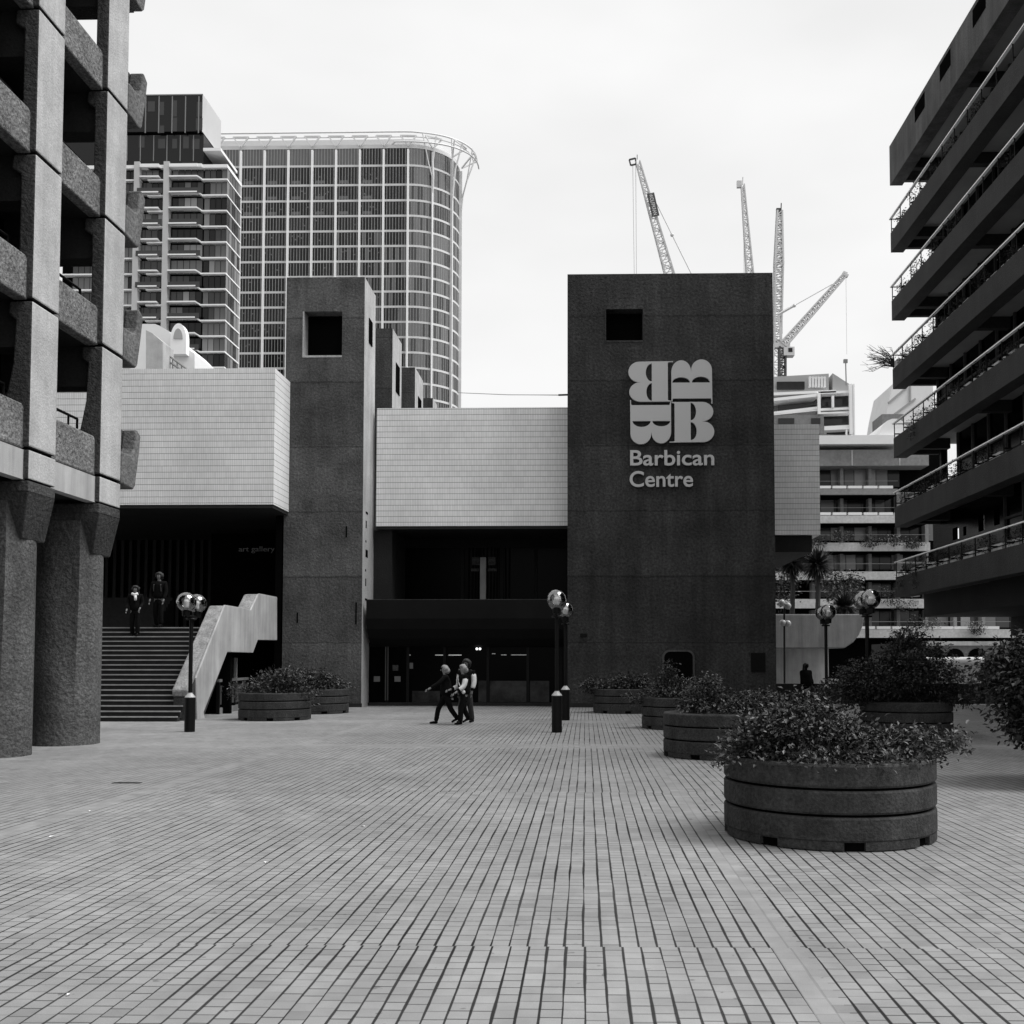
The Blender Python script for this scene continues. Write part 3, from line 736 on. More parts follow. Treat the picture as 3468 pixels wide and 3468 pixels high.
for k in range(6):
    z = ZB[k]; zt = (ZB+[ZR])[k+1]; ye = 38.7 if k <= 1 else 40.78
    q = MB()
    if k == 0:                                            # the end flat is glazed on two sides: the sky shows through its panes
        q.box(TX+1.75, TX+1.95, Y0, 34.5, z+.73, zt+.5); wy = TX+1.75; edge = 34.5
        for (xa, xb, ya, yb) in ((3366, 3386, 1728, 1775), (3313, 3333, 1748, 1796), (3262, 3273, 1785, 1812), (3226, 3248, 1790, 1824), (3160, 3188, 1790, 1845)):
            a = atX(xb, yb, wy); b = atX(xa, ya, wy); q.box(wy, wy+.2, edge+.001, a.y, z+.73, zt+.5)
            q.box(wy+.001, wy+.199, a.y, b.y, z+.73, a.z); q.box(wy+.001, wy+.199, a.y, b.y, b.z, zt+.5); edge = b.y
        q.box(wy, wy+.2, edge+.001, 40.78, z+.73, zt+.5); ye = 34.5
    else: q.box(TX+1.75, TX+1.95, Y0, ye, z+.73, zt+.5)
    q.build('window_wall', glass_k, tb)
    q = MB(); y = ye
    while y > Y0:
        q.box(TX+1.66, TX+1.745, y-.09, y, z+.73, zt+.5); y -= 1.47
    q.box(TX+1.68, TX+1.742, Y0, ye, z+2.2, z+2.28)
    q.build('window_frames', terr2_c, tb)
    q = MB(); q.box(TX+1.96, TX+7, Y0, ye, z+.73, zt+.5); q.build('core', void_m, tb)
    for j in range(7):
        y = ye-1.5*random.randint(1, 16)
        q = MB(); q.box(TX+1.64, TX+1.744, y-.9, y-.2, z+.8, z+2.15); q.build('curtain', grey_b if random.random() < .5 else soffit_c, tb)
    for y in (40.6,) if k == 1 else ():
        q = MB(); q.box(TX+1.7, TX+1.95, y-.12, y+.06, z+.72, zt+.52); q.box(TX+5, TX+7, 38.6, 40, z+.72, zt+.52); q.build('end_post', paint_d, tb)
for (xa, xb) in ((3098, 3132), (3185, 3222), (3300, 3345)):
    ya, yb = atX(xa, 350, TX).y, atX(xb, 350, TX).y
    q = MB(); q.box(TX-.01, TX+.001, yb, ya, ZR+.88, ZR+1.46); q.build('parapet_opening', void_m, tb)
q = MB(); q.box(TX+1.1, TX+7, Y0, YE, 3.45, 4.6); q.build('podium_beam', dark_c, tb)
q = MB(); q.box(TX+.5, TX+1.09, 34.4, YE-.3, 4.35, 4.7); q.build('lower_soffit', soffit_c, tb)
q = MB(); q.box(TX+4.5, TX+7, 14, 41, 0, 3.44); q.build('podium_wall', dark_c, tb)
q = MB(); q.prism([(TX+.9, ZR+1.62), (TX+1.1, ZR+2.3), (TX+1.6, ZR+2.6), (TX+3, ZR+2.6), (TX+3, ZR+1.62)], 'Y', 30, 36.2); q.build('roof_vault', white_m, tb)

# ============================================================ FAR RIGHT TERRACE (faces the camera)
FB = 100.0; fb = thing('terrace_block', 'far right pale terrace block facing the square with white window boxes', 'building', (30, FB, 0))
q = MB(); q.px(2700, 1506, 3200, 2400, FB+2, 12); q.px(3100, 2050, 3440, 2400, FB+2.01, 12); q.build('core', void_m, fb)
q = MB(); q.px(2600, 1473, 3060, 1505, FB-1, 14); q.build('roof_edge', white_m, fb)
q = MB(); pts = []
for i in range(10): t = math.pi*i/9; p = at(3030-50*math.cos(t), 1473-62*math.sin(t)*.9, FB-.5); pts.append((p.x, p.z))
q.prism(pts, 'Y', FB-.5, FB+12); q.build('roof_vault', white_m, fb)
q = MB(); q.px(2700, 1522, 3145, 1578, FB-.4, 3); q.build('parapet', fasc_m, fb)
q = MB(); q.px(2884, 1524, 2888, 1576, FB-.45, .04); q.px(3045, 1524, 3049, 1576, FB-.45, .04); q.build('parapet_joint', smooth_c, fb)
FLR = [(1655, 1676, 3040), (1745, 1772, 3145), (1837, 1867, 3150), (1935, 1964, 3150), (2028, 2060, 3150), (2131, 2160, 3432)]
for i, (ya, yb, xe) in enumerate(FLR):
    q = MB(); q.px(2600, ya, xe, yb, FB-1.2, 3.2); q.build('balcony_parapet', fascl_m if i else fasc_m, fb)
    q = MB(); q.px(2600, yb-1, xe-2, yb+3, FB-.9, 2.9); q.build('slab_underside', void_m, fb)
    if i in (0, 1, 5):
        for j in range(16 if i == 5 else 10):
            xx = 2768+j*52.6-(8 if i == 5 else 0)
            if xx+46 < xe: q = MB(); q.px(xx, ya-10, xx+46, ya-1, FB-1.1, .5); q.build('window_box', white_m, fb)
    q = MB(); q.px(2600, ya-27, xe, ya-24.5, FB-1.15, .08); q.build('handrail', metal_g, fb)
    y0 = ya-82
    # glazing with frames
    q = MB(); x = 2740
    while x < xe-8:
        wd = random.choice((34, 40, 46)); q.px(x, y0+6, x+wd-3, ya-6, FB+1.9, .08, random.choice((0, 0, 1, 1, 2, 3))); x += wd
    q.build('windows', [glassA, glassB, glassC, glassD], fb)
    q = MB()
    for xx in range(2750, int(xe)-10, 96): q.px(xx, y0+4, xx+10, ya, FB+.9, 1.2)
    q.build('cross_walls', fasc_m, fb)

# awning, arches and low walls in the lower court
aw = thing('awning', 'pale cylindrical awning beneath the far right terrace behind the bushes', 'awning', at(3220, 2260, 60))
q = MB(); a = at(3136, 2235, 60); b = at(3330, 2235, 60); q.tube([a, b], .17, 14); q.px(3136, 2238, 3330, 2243, 60, .9); q.build('canvas', fascl_m, aw)
q = MB(); q.px(3136, 2262, 3140, 2320, 60, .1); q.px(3300, 2262, 3304, 2320, 60, .1); q.px(3136, 2310, 3330, 2320, 60.2, .5); q.build('frame', fasc_m, aw)
ar = thing('arcade_wall', 'low wall with small dark arches above the pale awning', 'wall', at(3220, 2230, 62))
q = MB(); q.px(3130, 2185, 3460, 2330, 62, .5); q.build('wall', fasc_m, ar)
for i in range(5):
    q = MB(); c = at(3165+i*72, 2226, 61.9); pts = [(c.x+.52*math.cos(R(t)), c.z+.52*math.sin(R(t))) for t in range(0, 181, 15)]; q.prism(pts, 'Y', 61.93, 62.0); q.build('arch_opening', void_m, ar)
q = MB(); q.px(3130, 2172, 3460, 2186, 61.7, .9); q.build('cap', pale_c, ar)
dw = MB(); dw.box(7.25, 16.6, 41.3, 41.7, 0, .8); tag(dw.build('parapet_wall', dark_c), 'long low dark wall at the far edge of the square', 'wall')
cw = thing('curved_parapet', 'pale curved concrete parapet with a planted top right of the wide tower', 'wall', at(2790, 2190, 52))
q = MB()
pl = []
for (x, y) in ((2600, 2080), (2928, 2080), (2922, 2120), (2910, 2150), (2890, 2175), (2860, 2195), (2600, 2195)): p = at(x, y, 52); pl.append((p.x, p.z))
q.prism(pl, 'Y', 52, 58); q.build('parapet', pale2_c, cw, bevel=.05)
q = MB(); q.px(2600, 2196, 2806, 2318, 55, 3); q.build('light_wall', pale_c, cw)
ug = MB(); ug.px(3005, 2180, 3135, 2330, 57, 3); tag(ug.build('dark_pier', dark_c), 'broad dark pier beside the awning below the far terrace', 'pier')

# ============================================================ BACKGROUND TOWERS
def grid_facade(q, P, u0, u1, z0, z1, nu, nz, gap_u, gap_z, pick):
    for i in range(nu):
        for j in range(nz):
            ua = u0+(u1-u0)*i/nu+gap_u; ub = u0+(u1-u0)*(i+1)/nu-gap_u; za = z0+(z1-z0)*j/nz+gap_z; zb = z0+(z1-z0)*(j+1)/nz-gap_z
            q.add([P(ua, za), P(ub, za), P(ub, zb), P(ua, zb)], [(0,1,2,3)], pick(i, j))
# residential tower
RT = 180.0; S = RT/F
rtw = thing('residential_tower', 'tall flat tower with white floor bands, glass balconies and a dark glazed top', 'building', (-72, RT, 0))
X1 = at(765, 1000, RT).x; X0 = at(200, 1000, RT).x; YD = atX(812, 1000, X1).y
zt = at(600, 550, RT).z
q = MB(); q.box(X0, X1-.3, RT+1.0, YD, 0, zt); q.build('core', void_m, rtw)
ys = [565, 610, 663, 716, 769, 822, 875, 928, 981, 1034, 1087, 1140, 1193, 1246, 1299, 1352]
zz = [at(600, y, RT).z for y in ys]
for i, z in enumerate(zz):
    up = .42
    q = MB(); t = .25 if i else .6
    xa, xb, xc = at(680, 1000, RT).x, at(570, 1000, RT).x, at(550, 1000, RT).x
    xd = at(480, 1000, RT).x
    q.box(xa, X1, RT-.2, YD+.2, z-t/2, z+t/2)
    dz = .45 if i else 0
    q.box(xb, xa-.75, RT-.7, RT+1, z-t/2+dz, z+t/2+dz); q.prism([(xa-.75, z-t/2+dz), (xa-.75, z+t/2+dz), (xa-.003, z+t/2), (xa-.003, z-t/2)], 'Y', RT-.6, RT+1)
    q.box(xd-.5, xc-.8, RT-.7, RT+1, z-t/2+dz, z+t/2+dz); q.box(xc-3, xc, RT-.2, RT+1, z-t/2-.0, z+t/2)
    q.box(X0, xd-.6, RT-.2, RT+1, z-t/2, z+t/2)
    q.build('floor_band', white_b, rtw)
for x in (550, 450, 340): a = at(x, 1000, RT); q = MB(); q.box(a.x, a.x+1.0, RT-.5, RT+.9, 0, zt); q.build('white_pier', grey_l, rtw)
for i in range(len(zz)-1):
    za, zb = zz[i+1]+.22, zz[i]-.22
    q = MB()
    for (xa, xb, yy) in ((573, 680, RT-.9 if i % 3 else RT+.2), (683, 762, RT+.1), (462, 548, RT+.3), (352, 448, RT+.3), (240, 338, RT+.3)):
        a = at(xa, 1000, RT).x; b = at(xb, 1000, RT).x
        n = max(1, round((b-a)/1.1)); run = random.choice((0, 1, 2)); 
        for j in range(n):
            if random.random() < .35: run = random.choice((0, 0, 1, 1, 2, 2, 3))
            u0 = a+(b-a)*j/n+.05; u1 = a+(b-a)*(j+1)/n-.05
            q.add([(u0, RT+.5, za), (u1, RT+.5, za), (u1, RT+.5, zb), (u0, RT+.5, zb)], [(0,1,2,3)], run)
    q.build('glazing', [glassA, glassB, glassC, glassD], rtw); q = MB()
    n = 5
    for j in range(n):
        u0 = RT+(YD-RT)*j/n+.1; u1 = RT+(YD-RT)*(j+1)/n-.1
        q.add([(X1-.1, u0, za), (X1-.1, u1, za), (X1-.1, u1, zb), (X1-.1, u0, zb)], [(0,1,2,3)], random.choice((1, 2, 2, 3)))
    q.build('side_glazing', [glassA, glassB, glassC, glassD], rtw)
    q = MB()
    for (xa, xb) in ((573, 680), (462, 548)):
        a = at(xa, 1000, RT).x; b = at(xb, 1000, RT).x; q.box(a, b, RT-.66, RT-.62, za, za+1.0)
    if i % 2: q.build('balcony_glass', glassB, rtw)
# dark top storeys
q = MB(); a = at(430, 548, RT); b = at(690, 456, RT); q.box(X0, b.x, RT, YD-1, a.z-1, b.z); q.m = [0]*6; q.build('dark_storey', glassA, rtw)
q = MB(); a = at(430, 452, RT); b = at(690, 323, RT); q.box(at(495, 400, RT).x-6, b.x, RT-.5, YD+1.6, a.z, b.z); q.m[5] = 1; q.build('dark_top', [glassA, grey_l], rtw)
q = MB()
for i in range(9):
    a = at(420+i*45-20, 450, RT-.6); b = at(420+i*45-20, 326, RT-.6); 
    if i > 1 and a.x < at(688, 400, RT).x: q.box(a.x, a.x+.18, RT-.62, RT-.5, a.z, b.z)
    a = at(448+i*45-20, 545, RT-.1); b = at(448+i*45, 458, RT-.1)
    if a.x < at(688, 400, RT).x: q.box(a.x, a.x+.15, RT-.1, RT, a.z, b.z)
q.box(at(495, 400, RT).x-6, at(690, 400, RT).x, RT-.62, RT-.5, at(690, 324, RT).z-.2, at(690, 324, RT).z)
q.build('bronze_fins', metal_g, rtw)
q = MB()
for (x0, y0, x1, y1) in ((500, 343, 525, 378), (540, 345, 556, 390), (583, 340, 600, 395), (666, 345, 686, 395), (583, 398, 600, 445), (540, 425, 556, 450), (663, 400, 686, 440), (470, 462, 490, 500), (583, 470, 600, 503), (620, 462, 640, 503), (650, 470, 676, 505), (535, 470, 560, 503)):
    each([(x0, y0, x1, y1, RT-.54 if y1 < 452 else RT-.04, .03)], 'pale_pane', glassB, rtw)
q = MB(); a = at(692, 480, RT); q.box(a.x, a.x+3.2, RT-.5, YD+1, at(700, 510, RT).z-.3, at(700, 510, RT).z+.25); q.build('white_corner', white_b, rtw)

# curved office tower
OT = 240.0; XS = at(1380, 1000, OT).x; Rr = at(1552, 1000, OT+10).x-XS
def path(s):                                              # s: metres along the plan, 0 where the curve begins
    if s <= 0: return Vector((XS+s, OT, 0)), Vector((0, -1, 0))
    L1 = Rr*math.pi/2
    if s <= L1: t = s/Rr; return Vector((XS+Rr*math.sin(t), OT+Rr*(1-math.cos(t)), 0)), Vector((math.sin(t), -math.cos(t), 0))
    return Vector((XS+Rr, OT+Rr+(s-L1), 0)), Vector((1, 0, 0))
def PP(s, off, z): p, n = path(s); v = p+n*off; return (v.x, v.y, z)
ot = thing('office_tower', 'large glazed office tower with white fins, rounded corner and open crown', 'building', (-55, OT+5, 0))
zt = at(1200, 497, OT).z
fs = [at(x, 1000, OT).x-XS for x in (730, 811, 892, 973, 1054, 1135, 1216, 1297, 1378)]+[Rr*R(30), Rr*R(60), Rr*R(90)]
fs[8] = 0.0
def strip(q, s0, s1, off, z0, z1, n, mi=0, th=None):
    for i in range(n):
        a = s0+(s1-s0)*i/n; b = s0+(s1-s0)*(i+1)/n
        if th: q.add([PP(a, off, z0), PP(b, off, z0), PP(b, off, z1), PP(a, off, z1), PP(a, off-th, z0), PP(b, off-th, z0), PP(b, off-th, z1), PP(a, off-th, z1)], [(0,1,2,3), (0,4,5,1), (3,2,6,7), (0,3,7,4), (1,5,6,2)], mi)
        else: q.add([PP(a, off, z0), PP(b, off, z0), PP(b, off, z1), PP(a, off, z1)], [(0,1,2,3)], mi)
q = MB(); strip(q, -60, 0, -.06, 0, zt, 1); strip(q, 0, Rr*math.pi/2, -.06, 0, zt, 36); strip(q, Rr*math.pi/2, Rr*math.pi/2+1.2, -.06, 0, zt, 1); q.build('core', core_m, ot)
fz = [zt]+[at(1200, y, OT).z for y in (562, 627, 680, 732)]; 
while fz[-1] > 8: fz.append(fz[-1]-53.3*OT/F)
for j, z in enumerate(fz):
    q = MB()
    t = .5 if j else .9
    strip(q, -60, 0, .05, z-t/2, z+t/2, 1, 0, .6); strip(q, 0, Rr*math.pi/2, .05, z-t/2, z+t/2, 12, 0, .6); strip(q, Rr*math.pi/2, Rr*math.pi/2+1.2, .05, z-t/2, z+t/2, 1, 0, .6)
    q.build('floor_band', band_m, ot)
for j in range(len(fz)-1):
    za, zb = fz[j+1]+.3, fz[j]-.3
    q = MB()
    for bi in range(-2, len(fs)-1):
        a = fs[bi] if bi >= 0 else fs[0]+5.6*bi; b = fs[bi+1] if bi >= -1 else fs[0]+5.6*(bi+1)
        n = 8
        for i in range(n):
            u = a+(b-a)*i/n; v = a+(b-a)*(i+1)/n
            if bi >= 7 and False: pass
            if bi >= 8: mi = random.choice((3, 3, 4, 4, 4))
            elif j == 0: mi = 2 if bi < 6 else random.choice((0, 1))
            elif j < 5: mi = random.choice((0, 0, 1, 0, 1))
            else: mi = random.choice((0, 0, 0, 1)) if bi < 5 else random.choice((0, 1, 1, 2))
            q.add([PP(u+.08, 0, za), PP(v-.08, 0, za), PP(v-.08, 0, zb), PP(u+.08, 0, zb)], [(0,1,2,3)], mi)
            if 1 <= j <= 3 and bi < 7 and i in (1, 2, 3):      # pale desks and fittings just behind the glass
                q.add([PP(u+.1, .02, za+.15), PP(v-.1, .02, za+.15), PP(v-.1, .02, za+.9), PP(u+.1, .02, za+.9)], [(0,1,2,3)], 2)
            if random.random() < .22 and bi < 7:
                zc2 = za+random.uniform(.9, 2.2); q.add([PP(u+.2, .02, zc2), PP(u+.2+random.uniform(.15, .5), .02, zc2), PP(u+.45, .02, zc2+.35), PP(u+.2, .02, zc2+.3)], [(0,1,2,3)], 4)
    q.build('glazing', [glassA, glassA2, glassC, cg1, cg2], ot)
for j, s in enumerate(fs):
    q = MB(); w_ = .42 if j < 9 else .3
    p, n_ = path(s); tdir = Vector((-n_.y, n_.x, 0))
    for (o0, o1, za, zb) in ((.0, .75, 0, zt-1),):
        c = [p+n_*o0-tdir*w_/2, p+n_*o0+tdir*w_/2, p+n_*o1+tdir*w_/2, p+n_*o1-tdir*w_/2]
        q.add([(v.x, v.y, za) for v in c]+[(v.x, v.y, zb) for v in c], [(0,1,2,3), (4,5,6,7), (0,1,5,4), (1,2,6,5), (2,3,7,6), (3,0,4,7)])
    q.build('white_fin', fin_m if j < 10 else fin2_m, ot)
# crown: rim pushed outward round the corner, with branching struts
def rim_off(s): 
    if s < Rr*R(8): return .6
    t = min(1, (s-Rr*R(8))/(Rr*R(80))); return .6+3.6*t*t*(3-2*t)
sr = [-60+i*3 for i in range(19)]+[-5, -3, -1, 1]+[Rr*math.pi/2*i/12 for i in range(1, 13)]+[Rr*math.pi/2+2]
zr = at(1200, 452, OT).z
q = MB(); q.tube([PP(s, rim_off(s), zr-(0.35*max(0, s)) *.1) for s in sr], .2, 6); q.tube([PP(s, rim_off(s)*.8, zr-1.2) for s in sr], .12, 6); q.build('rim', metal_lt, ot)
q = MB(); q.tube([PP(s, rim_off(s)+.5 if s > -4 else -1.5, zt+.6) for s in sr], .18, 6); q.build('lower_rim', metal_lt, ot)
q = MB(); s_ = sr
for i in range(len(s_)-1):
    a, b = s_[i], s_[i+1]; q.add([PP(a, -1.2, zt+.3), PP(b, -1.2, zt+.3), PP(b, -1.4, zr-.8), PP(a, -1.4, zr-.8)], [(0,1,2,3)])
q.build('crown_screen', crown_m, ot)
for s in fs:
    q = MB(); o = rim_off(s)
    q.beam(PP(s, .6, zt-.2), PP(s-1.9, o, zr-.9), .3); q.beam(PP(s, .6, zt-.2), PP(s+1.9, o, zr-.9), .3); q.beam(PP(s-1.9, o, zr-.9), PP(s+1.9, o, zr-.9), .25)
    if s > 3: q.tube([PP(s, .6, zt-11), PP(s, 1.0, zt-7), PP(s, o*.45, zt-3.5), PP(s+.5, o*.95, zr-.6)], .2, 6); q.tube([PP(s, .8, zt-8), PP(s-1, o*.5, zt-4), PP(s-2.5, o*.95, zr-.6)], .15, 5)
    q.build('crown_strut', metal_lt, ot)
# white house with arched dormer, upper left
wh = thing('white_roof_building', 'white rooftop with a small barrel arch between the near block and the towers', 'building', at(570, 1200, 60))
WY = 60
def pz(l, Y): return [(at(x, y, Y).x, at(x, y, Y).z) for x, y in l]
q = MB(); q.prism(pz([(440, 1260), (440, 1097), (525, 1097), (540, 1103), (570, 1120), (625, 1175), (659, 1197), (659, 1260)], WY), 'Y', WY, WY+6); q.build('wall', white_m, wh)
q = MB(); c = at(606, 1150, WY-.4); pts = [(c.x+.47*math.cos(R(t)), c.z+.95*math.sin(R(t))) for t in range(0, 181, 12)]
pts = [(c.x+.47, c.z-.9)]+pts+[(c.x-.47, c.z-.9)]; q.prism(pts, 'Y', WY-.5, WY-.003); q.build('arch_frame', white_b, wh)
q = MB(); pts = [(c.x+.27*math.cos(R(t)), c.z+.62*math.sin(R(t))) for t in range(0, 181, 12)]; q.prism(pts, 'Y', WY-.56, WY-.501); q.build('arch_window', grey_b, wh)
q = MB(); q.prism(pz([(494, 1260), (494, 1118), (515, 1128), (551, 1158), (551, 1260)], 55), 'Y', 55, 56.5); q.build('concrete_stub', smooth_c, wh)
q = MB(); q.tube([at(552, 1190, 56), at(640, 1255, 56)], .06, 6); q.tube([at(566, 1220, 56), at(620, 1258, 56)], .06, 6)
for x in (585, 600, 615): q.tube([at(x, 1190+(x-552)*.74, 56), at(x, 1250, 56)], .035, 5)
q.build('roof_rail', metal_g, wh)

# building under construction
CY = 200.0
cbd = thing('construction_building', 'unfinished pale building with open floors, scaffold and plant on its roof', 'building', at(2760, 1400, CY))
q = MB(); q.px(2600, 1330, 2880, 1480, CY+4, 10); q.build('core', fasc_m, cbd)
q = MB(); q.prism(pz([(2600, 1270), (2813, 1258), (2813, 1320), (2600, 1325)], CY), 'Y', CY+1.5, CY+8); q.prism(pz([(2825, 1258), (2893, 1302), (2893, 1330), (2825, 1330)], CY), 'Y', CY+1.2, CY+8); q.build('plant_screen', grey_b, cbd)
q = MB(); q.px(2632, 1292, 2725, 1318, CY+.8, .5); q.build('machinery', dark_c, cbd)
q = MB(); 
for i in range(6): q.px(2740+i*10, 1275, 2747+i*10, 1310, CY+.3, .6)
q.build('white_vents', white_m, cbd)
for (yl, yr, xl, xr, t) in ((1332, 1322, 2600, 2830, 9), (1352, 1334, 2600, 2770, 10), (1398, 1378, 2600, 2770, 9), (1406, 1388, 2600, 2770, 4), (1328, 1324, 2770, 2880, 8), (1385, 1380, 2770, 2885, 8), (1398, 1394, 2770, 2880, 6), (1445, 1440, 2790, 2888, 14)):
    q = MB(); q.prism(pz([(xl, yl+t), (xl, yl), (xr, yr), (xr, yr+t)], CY), 'Y', CY-.4, CY+3.9); q.build('floor_slab', white_b, cbd)
for (x, w_, y0, y1) in ((2770, 9, 1330, 1402), (2818, 7, 1340, 1380), (2878, 9, 1300, 1470), (2891, 3, 1300, 1480), (2865, 5, 1455, 1475)): each([(x, y0, x+w_, y1, CY-.8, .6)], 'column', white_b, cbd)
each([(2636, 1372, 2768, 1392, CY+2, .3), (2784, 1342, 2880, 1376, CY+2, .3), (2784, 1402, 2880, 1438, CY+2, .3), (2800, 1458, 2878, 1470, CY+2, .3), (2636, 1416, 2690, 1436, CY-.5, .3), (2748, 1416, 2778, 1436, CY-.5, .3)], 'opening', glassA2, cbd)
q = MB(); q.px(2600, 1404, 2790, 1470, CY-.35, .3); q.build('lower_wall', fasc_m, cbd)
ms = thing('mast', 'thin rooftop mast with a small lamp head against the sky', 'mast', at(2865, 1300, CY))
q = MB(); q.tube([at(2866, 1305, CY), at(2864, 1228, CY)], .12, 6); q.build('pole', metal_g, ms); q = MB(); q.px(2858, 1216, 2871, 1228, CY, .5); q.build('head', metal_g, ms)
ww = thing('glass_wedge_building', 'pale sloping building glimpsed behind the right balconies', 'building', at(3040, 1380, 150))
q = MB(); q.prism(pz([(2998, 1430), (3006, 1380), (3024, 1300), (3060, 1290), (3160, 1280), (3160, 1430)], 150), 'Y', 150, 160); q.build('wall', white_m, ww)
q = MB()
for (a_, b_) in (((3008, 1365), (3070, 1312)), ((3030, 1402), (3100, 1350)), ((3082, 1300), (3082, 1360))): q.beam(at(a_[0], a_[1], 149.9), at(b_[0], b_[1], 149.9), .25)
q.build('frame_lines', grey_b, ww)
q = MB(); q.px(2988, 1402, 3060, 1470, 118, 4); q.build('grey_stub', fasc_m, ww)

# ---------------------------------------------------------- cranes
def lattice(q, p, r_, w0, w1, n, rad, view=Vector((1, 0, 0)), diag=.6):
    p = Vector(p); r_ = Vector(r_); d = (r_-p).normalized(); a = view-d*view.dot(d); a.normalize(); b = d.cross(a)
    C = []
    for i in range(n+1):
        t = i/n; c = p.lerp(r_, t); w_ = w0+(w1-w0)*t
        C.append([c+a*w_/2+b*w_/2, c-a*w_/2+b*w_/2, c-a*w_/2-b*w_/2, c+a*w_/2-b*w_/2])
    for j in range(4): q.beam(C[0][j], C[-1][j], rad)
    for i in range(n):
        for j in range(4):
            k = (j+1) % 4
            q.beam(C[i][j] if i % 2 else C[i][k], C[i+1][k] if i % 2 else C[i+1][j], rad*diag)
            q.beam(C[i][j], C[i][k], rad*diag)
KY = 260.0
ck1 = thing('tower_crane', 'leftmost luffing crane, its tilted jib carrying a dark lettered banner', 'crane', at(2270, 2235, KY), 'tower cranes beyond the wide tower')
q = MB(); lattice(q, at(2290, 1010, KY), at(2160, 548, KY), 2.5, 1.0, 22, .28); q.build('jib', crane_m, ck1)
q = MB(); 
fr = [at(2131, 541, KY), at(2152, 536, KY), at(2154, 556, KY), at(2136, 560, KY)]
for i in range(4): q.beam(fr[i], fr[(i+1) % 4], .35)
q.tube([at(2158, 540, KY), at(2158, 524, KY)], .1, 5); q.build('jib_head', crane_d, ck1)
q = MB(); q.tube([at(2143, 560, KY), at(2149, 1000, KY)], .07, 4); q.tube([at(2153, 556, KY), at(2156, 1000, KY)], .07, 4); q.build('hoist_rope', crane_m, ck1)
q = MB(); q.tube([at(2215, 672, KY), at(2276, 796, KY), at(2336, 917, KY), at(2380, 1000, KY)], .13, 5); q.ball(at(2276, 796, KY), .5, 8); q.build('stay', crane_m, ck1)
q = MB(); b0, b1 = at(2203, 654, KY-1.5), at(2221, 732, KY-1.5); ax = (b1-b0).normalized(); pr = Vector((-ax.z, 0, ax.x)).normalized()
if pr.x < 0: pr = -pr
pr *= .95
bb = [b0-pr, b0+pr, b1+pr, b1-pr]; q.add([tuple(v) for v in bb]+[(v.x, v.y+.15, v.z) for v in bb], [(0,1,2,3), (4,5,6,7), (0,1,5,4), (1,2,6,5), (2,3,7,6), (3,0,4,7)]); ban = q.build('banner', crane_d, ck1)
v, f = text_mb('WOLFFKRAN', 1, .05); xs = [p.x for p in v]; L_ = (b1-b0).length*.9; sx = L_/(max(xs)-min(xs)); un = pr.normalized()
q = MB(); q.add([tuple(b0+ax*(L_*.05+(p.x-min(xs))*sx)+un*((p.y-.36)*1.35)+Vector((0, -.06-p.z, 0))) for p in v], f); q.build('banner_lettering', white_m, ban)
q = MB(); lattice(q, at(2300, 2235, KY), at(2300, 1010, KY), 2.4, 2.4, 34, .3); q.build('mast', crane_m, ck1)
q = MB(); a = at(2300, 1010, KY); q.box(a.x-1, a.x+9, KY-1.2, KY+1.2, a.z-1, a.z+.3); q.box(a.x+6, a.x+9, KY-1.5, KY+1.5, a.z-2.5, a.z-1); q.build('counter_deck', crane_m, ck1)
ck2 = thing('tower_crane', 'crane seen as a slim steep jib above the wide tower roof, second from left', 'crane', at(2545, 2235, KY+20), 'tower cranes beyond the wide tower'); K2 = KY+20
q = MB(); lattice(q, at(2546, 1010, K2), at(2515, 625, K2), 2.1, .8, 20, .3); q.build('jib', crane_m, ck2)
q = MB(); q.px(2496, 611, 2512, 634, K2, .8); q.tube([at(2515, 625, K2), at(2516, 600, K2)], .15, 5); q.build('jib_head', crane_m, ck2)
q = MB(); q.tube([at(2517, 636, K2), at(2521, 1000, K2)], .07, 4); q.build('hoist_rope', crane_m, ck2)
q = MB(); lattice(q, at(2548, 2235, K2), at(2548, 1010, K2), 2.2, 2.2, 30, .3); q.build('mast', crane_m, ck2)
ck3 = thing('tower_crane', 'crane with an almost upright jib just right of the wide tower edge', 'crane', at(2636, 2235, KY-20), 'tower cranes beyond the wide tower'); K3 = KY-20
q = MB(); lattice(q, at(2633, 1170, K3), at(2637, 900, K3), 1.5, 1.9, 16, .32); lattice(q, at(2637, 900, K3), at(2640, 715, K3), 1.9, 1.1, 12, .38); q.build('jib', crane_m, ck3)
q = MB(); q.px(2630, 704, 2646, 722, K3, .8); q.tube([at(2645, 720, K3), at(2646, 688, K3)], .14, 5); q.build('jib_head', crane_d, ck3)
q = MB(); lattice(q, at(2632, 2235, K3), at(2632, 1170, K3), 2.0, 2.0, 34, .28); q.build('mast', crane_m, ck3)
q = MB(); q.px(2618, 1150, 2648, 1170, K3-.5, 1.5); q.build('cab', crane_m, ck3)
q = MB(); q.tube([at(2647, 760, K3), at(2650, 1130, K3)], .08, 4); q.build('hoist_rope', crane_m, ck3)
ck4 = thing('tower_crane', 'rightmost crane with its jib raised diagonally to the right and a boxy cab', 'crane', at(2649, 2235, CY+12), 'tower cranes beyond the wide tower'); K4 = CY+12
q = MB(); lattice(q, at(2652, 1168, K4), at(2862, 930, K4), 1.4, .8, 24, .28, Vector((0, 1, 0))); q.build('jib', crane_m, ck4)
q = MB(); q.beam(at(2852, 926, K4), at(2872, 936, K4), .6); q.beam(at(2856, 920, K4), at(2870, 926, K4), .3); q.build('jib_head', crane_m, ck4)
q = MB(); q.tube([at(2636, 1065, K4), at(2690, 1035, K4)], .3, 5); q.tube([at(2690, 1035, K4), at(2820, 962, K4)], .1, 5); q.ball(at(2690, 1035, K4), .4, 8); q.build('stay', crane_m, ck4)
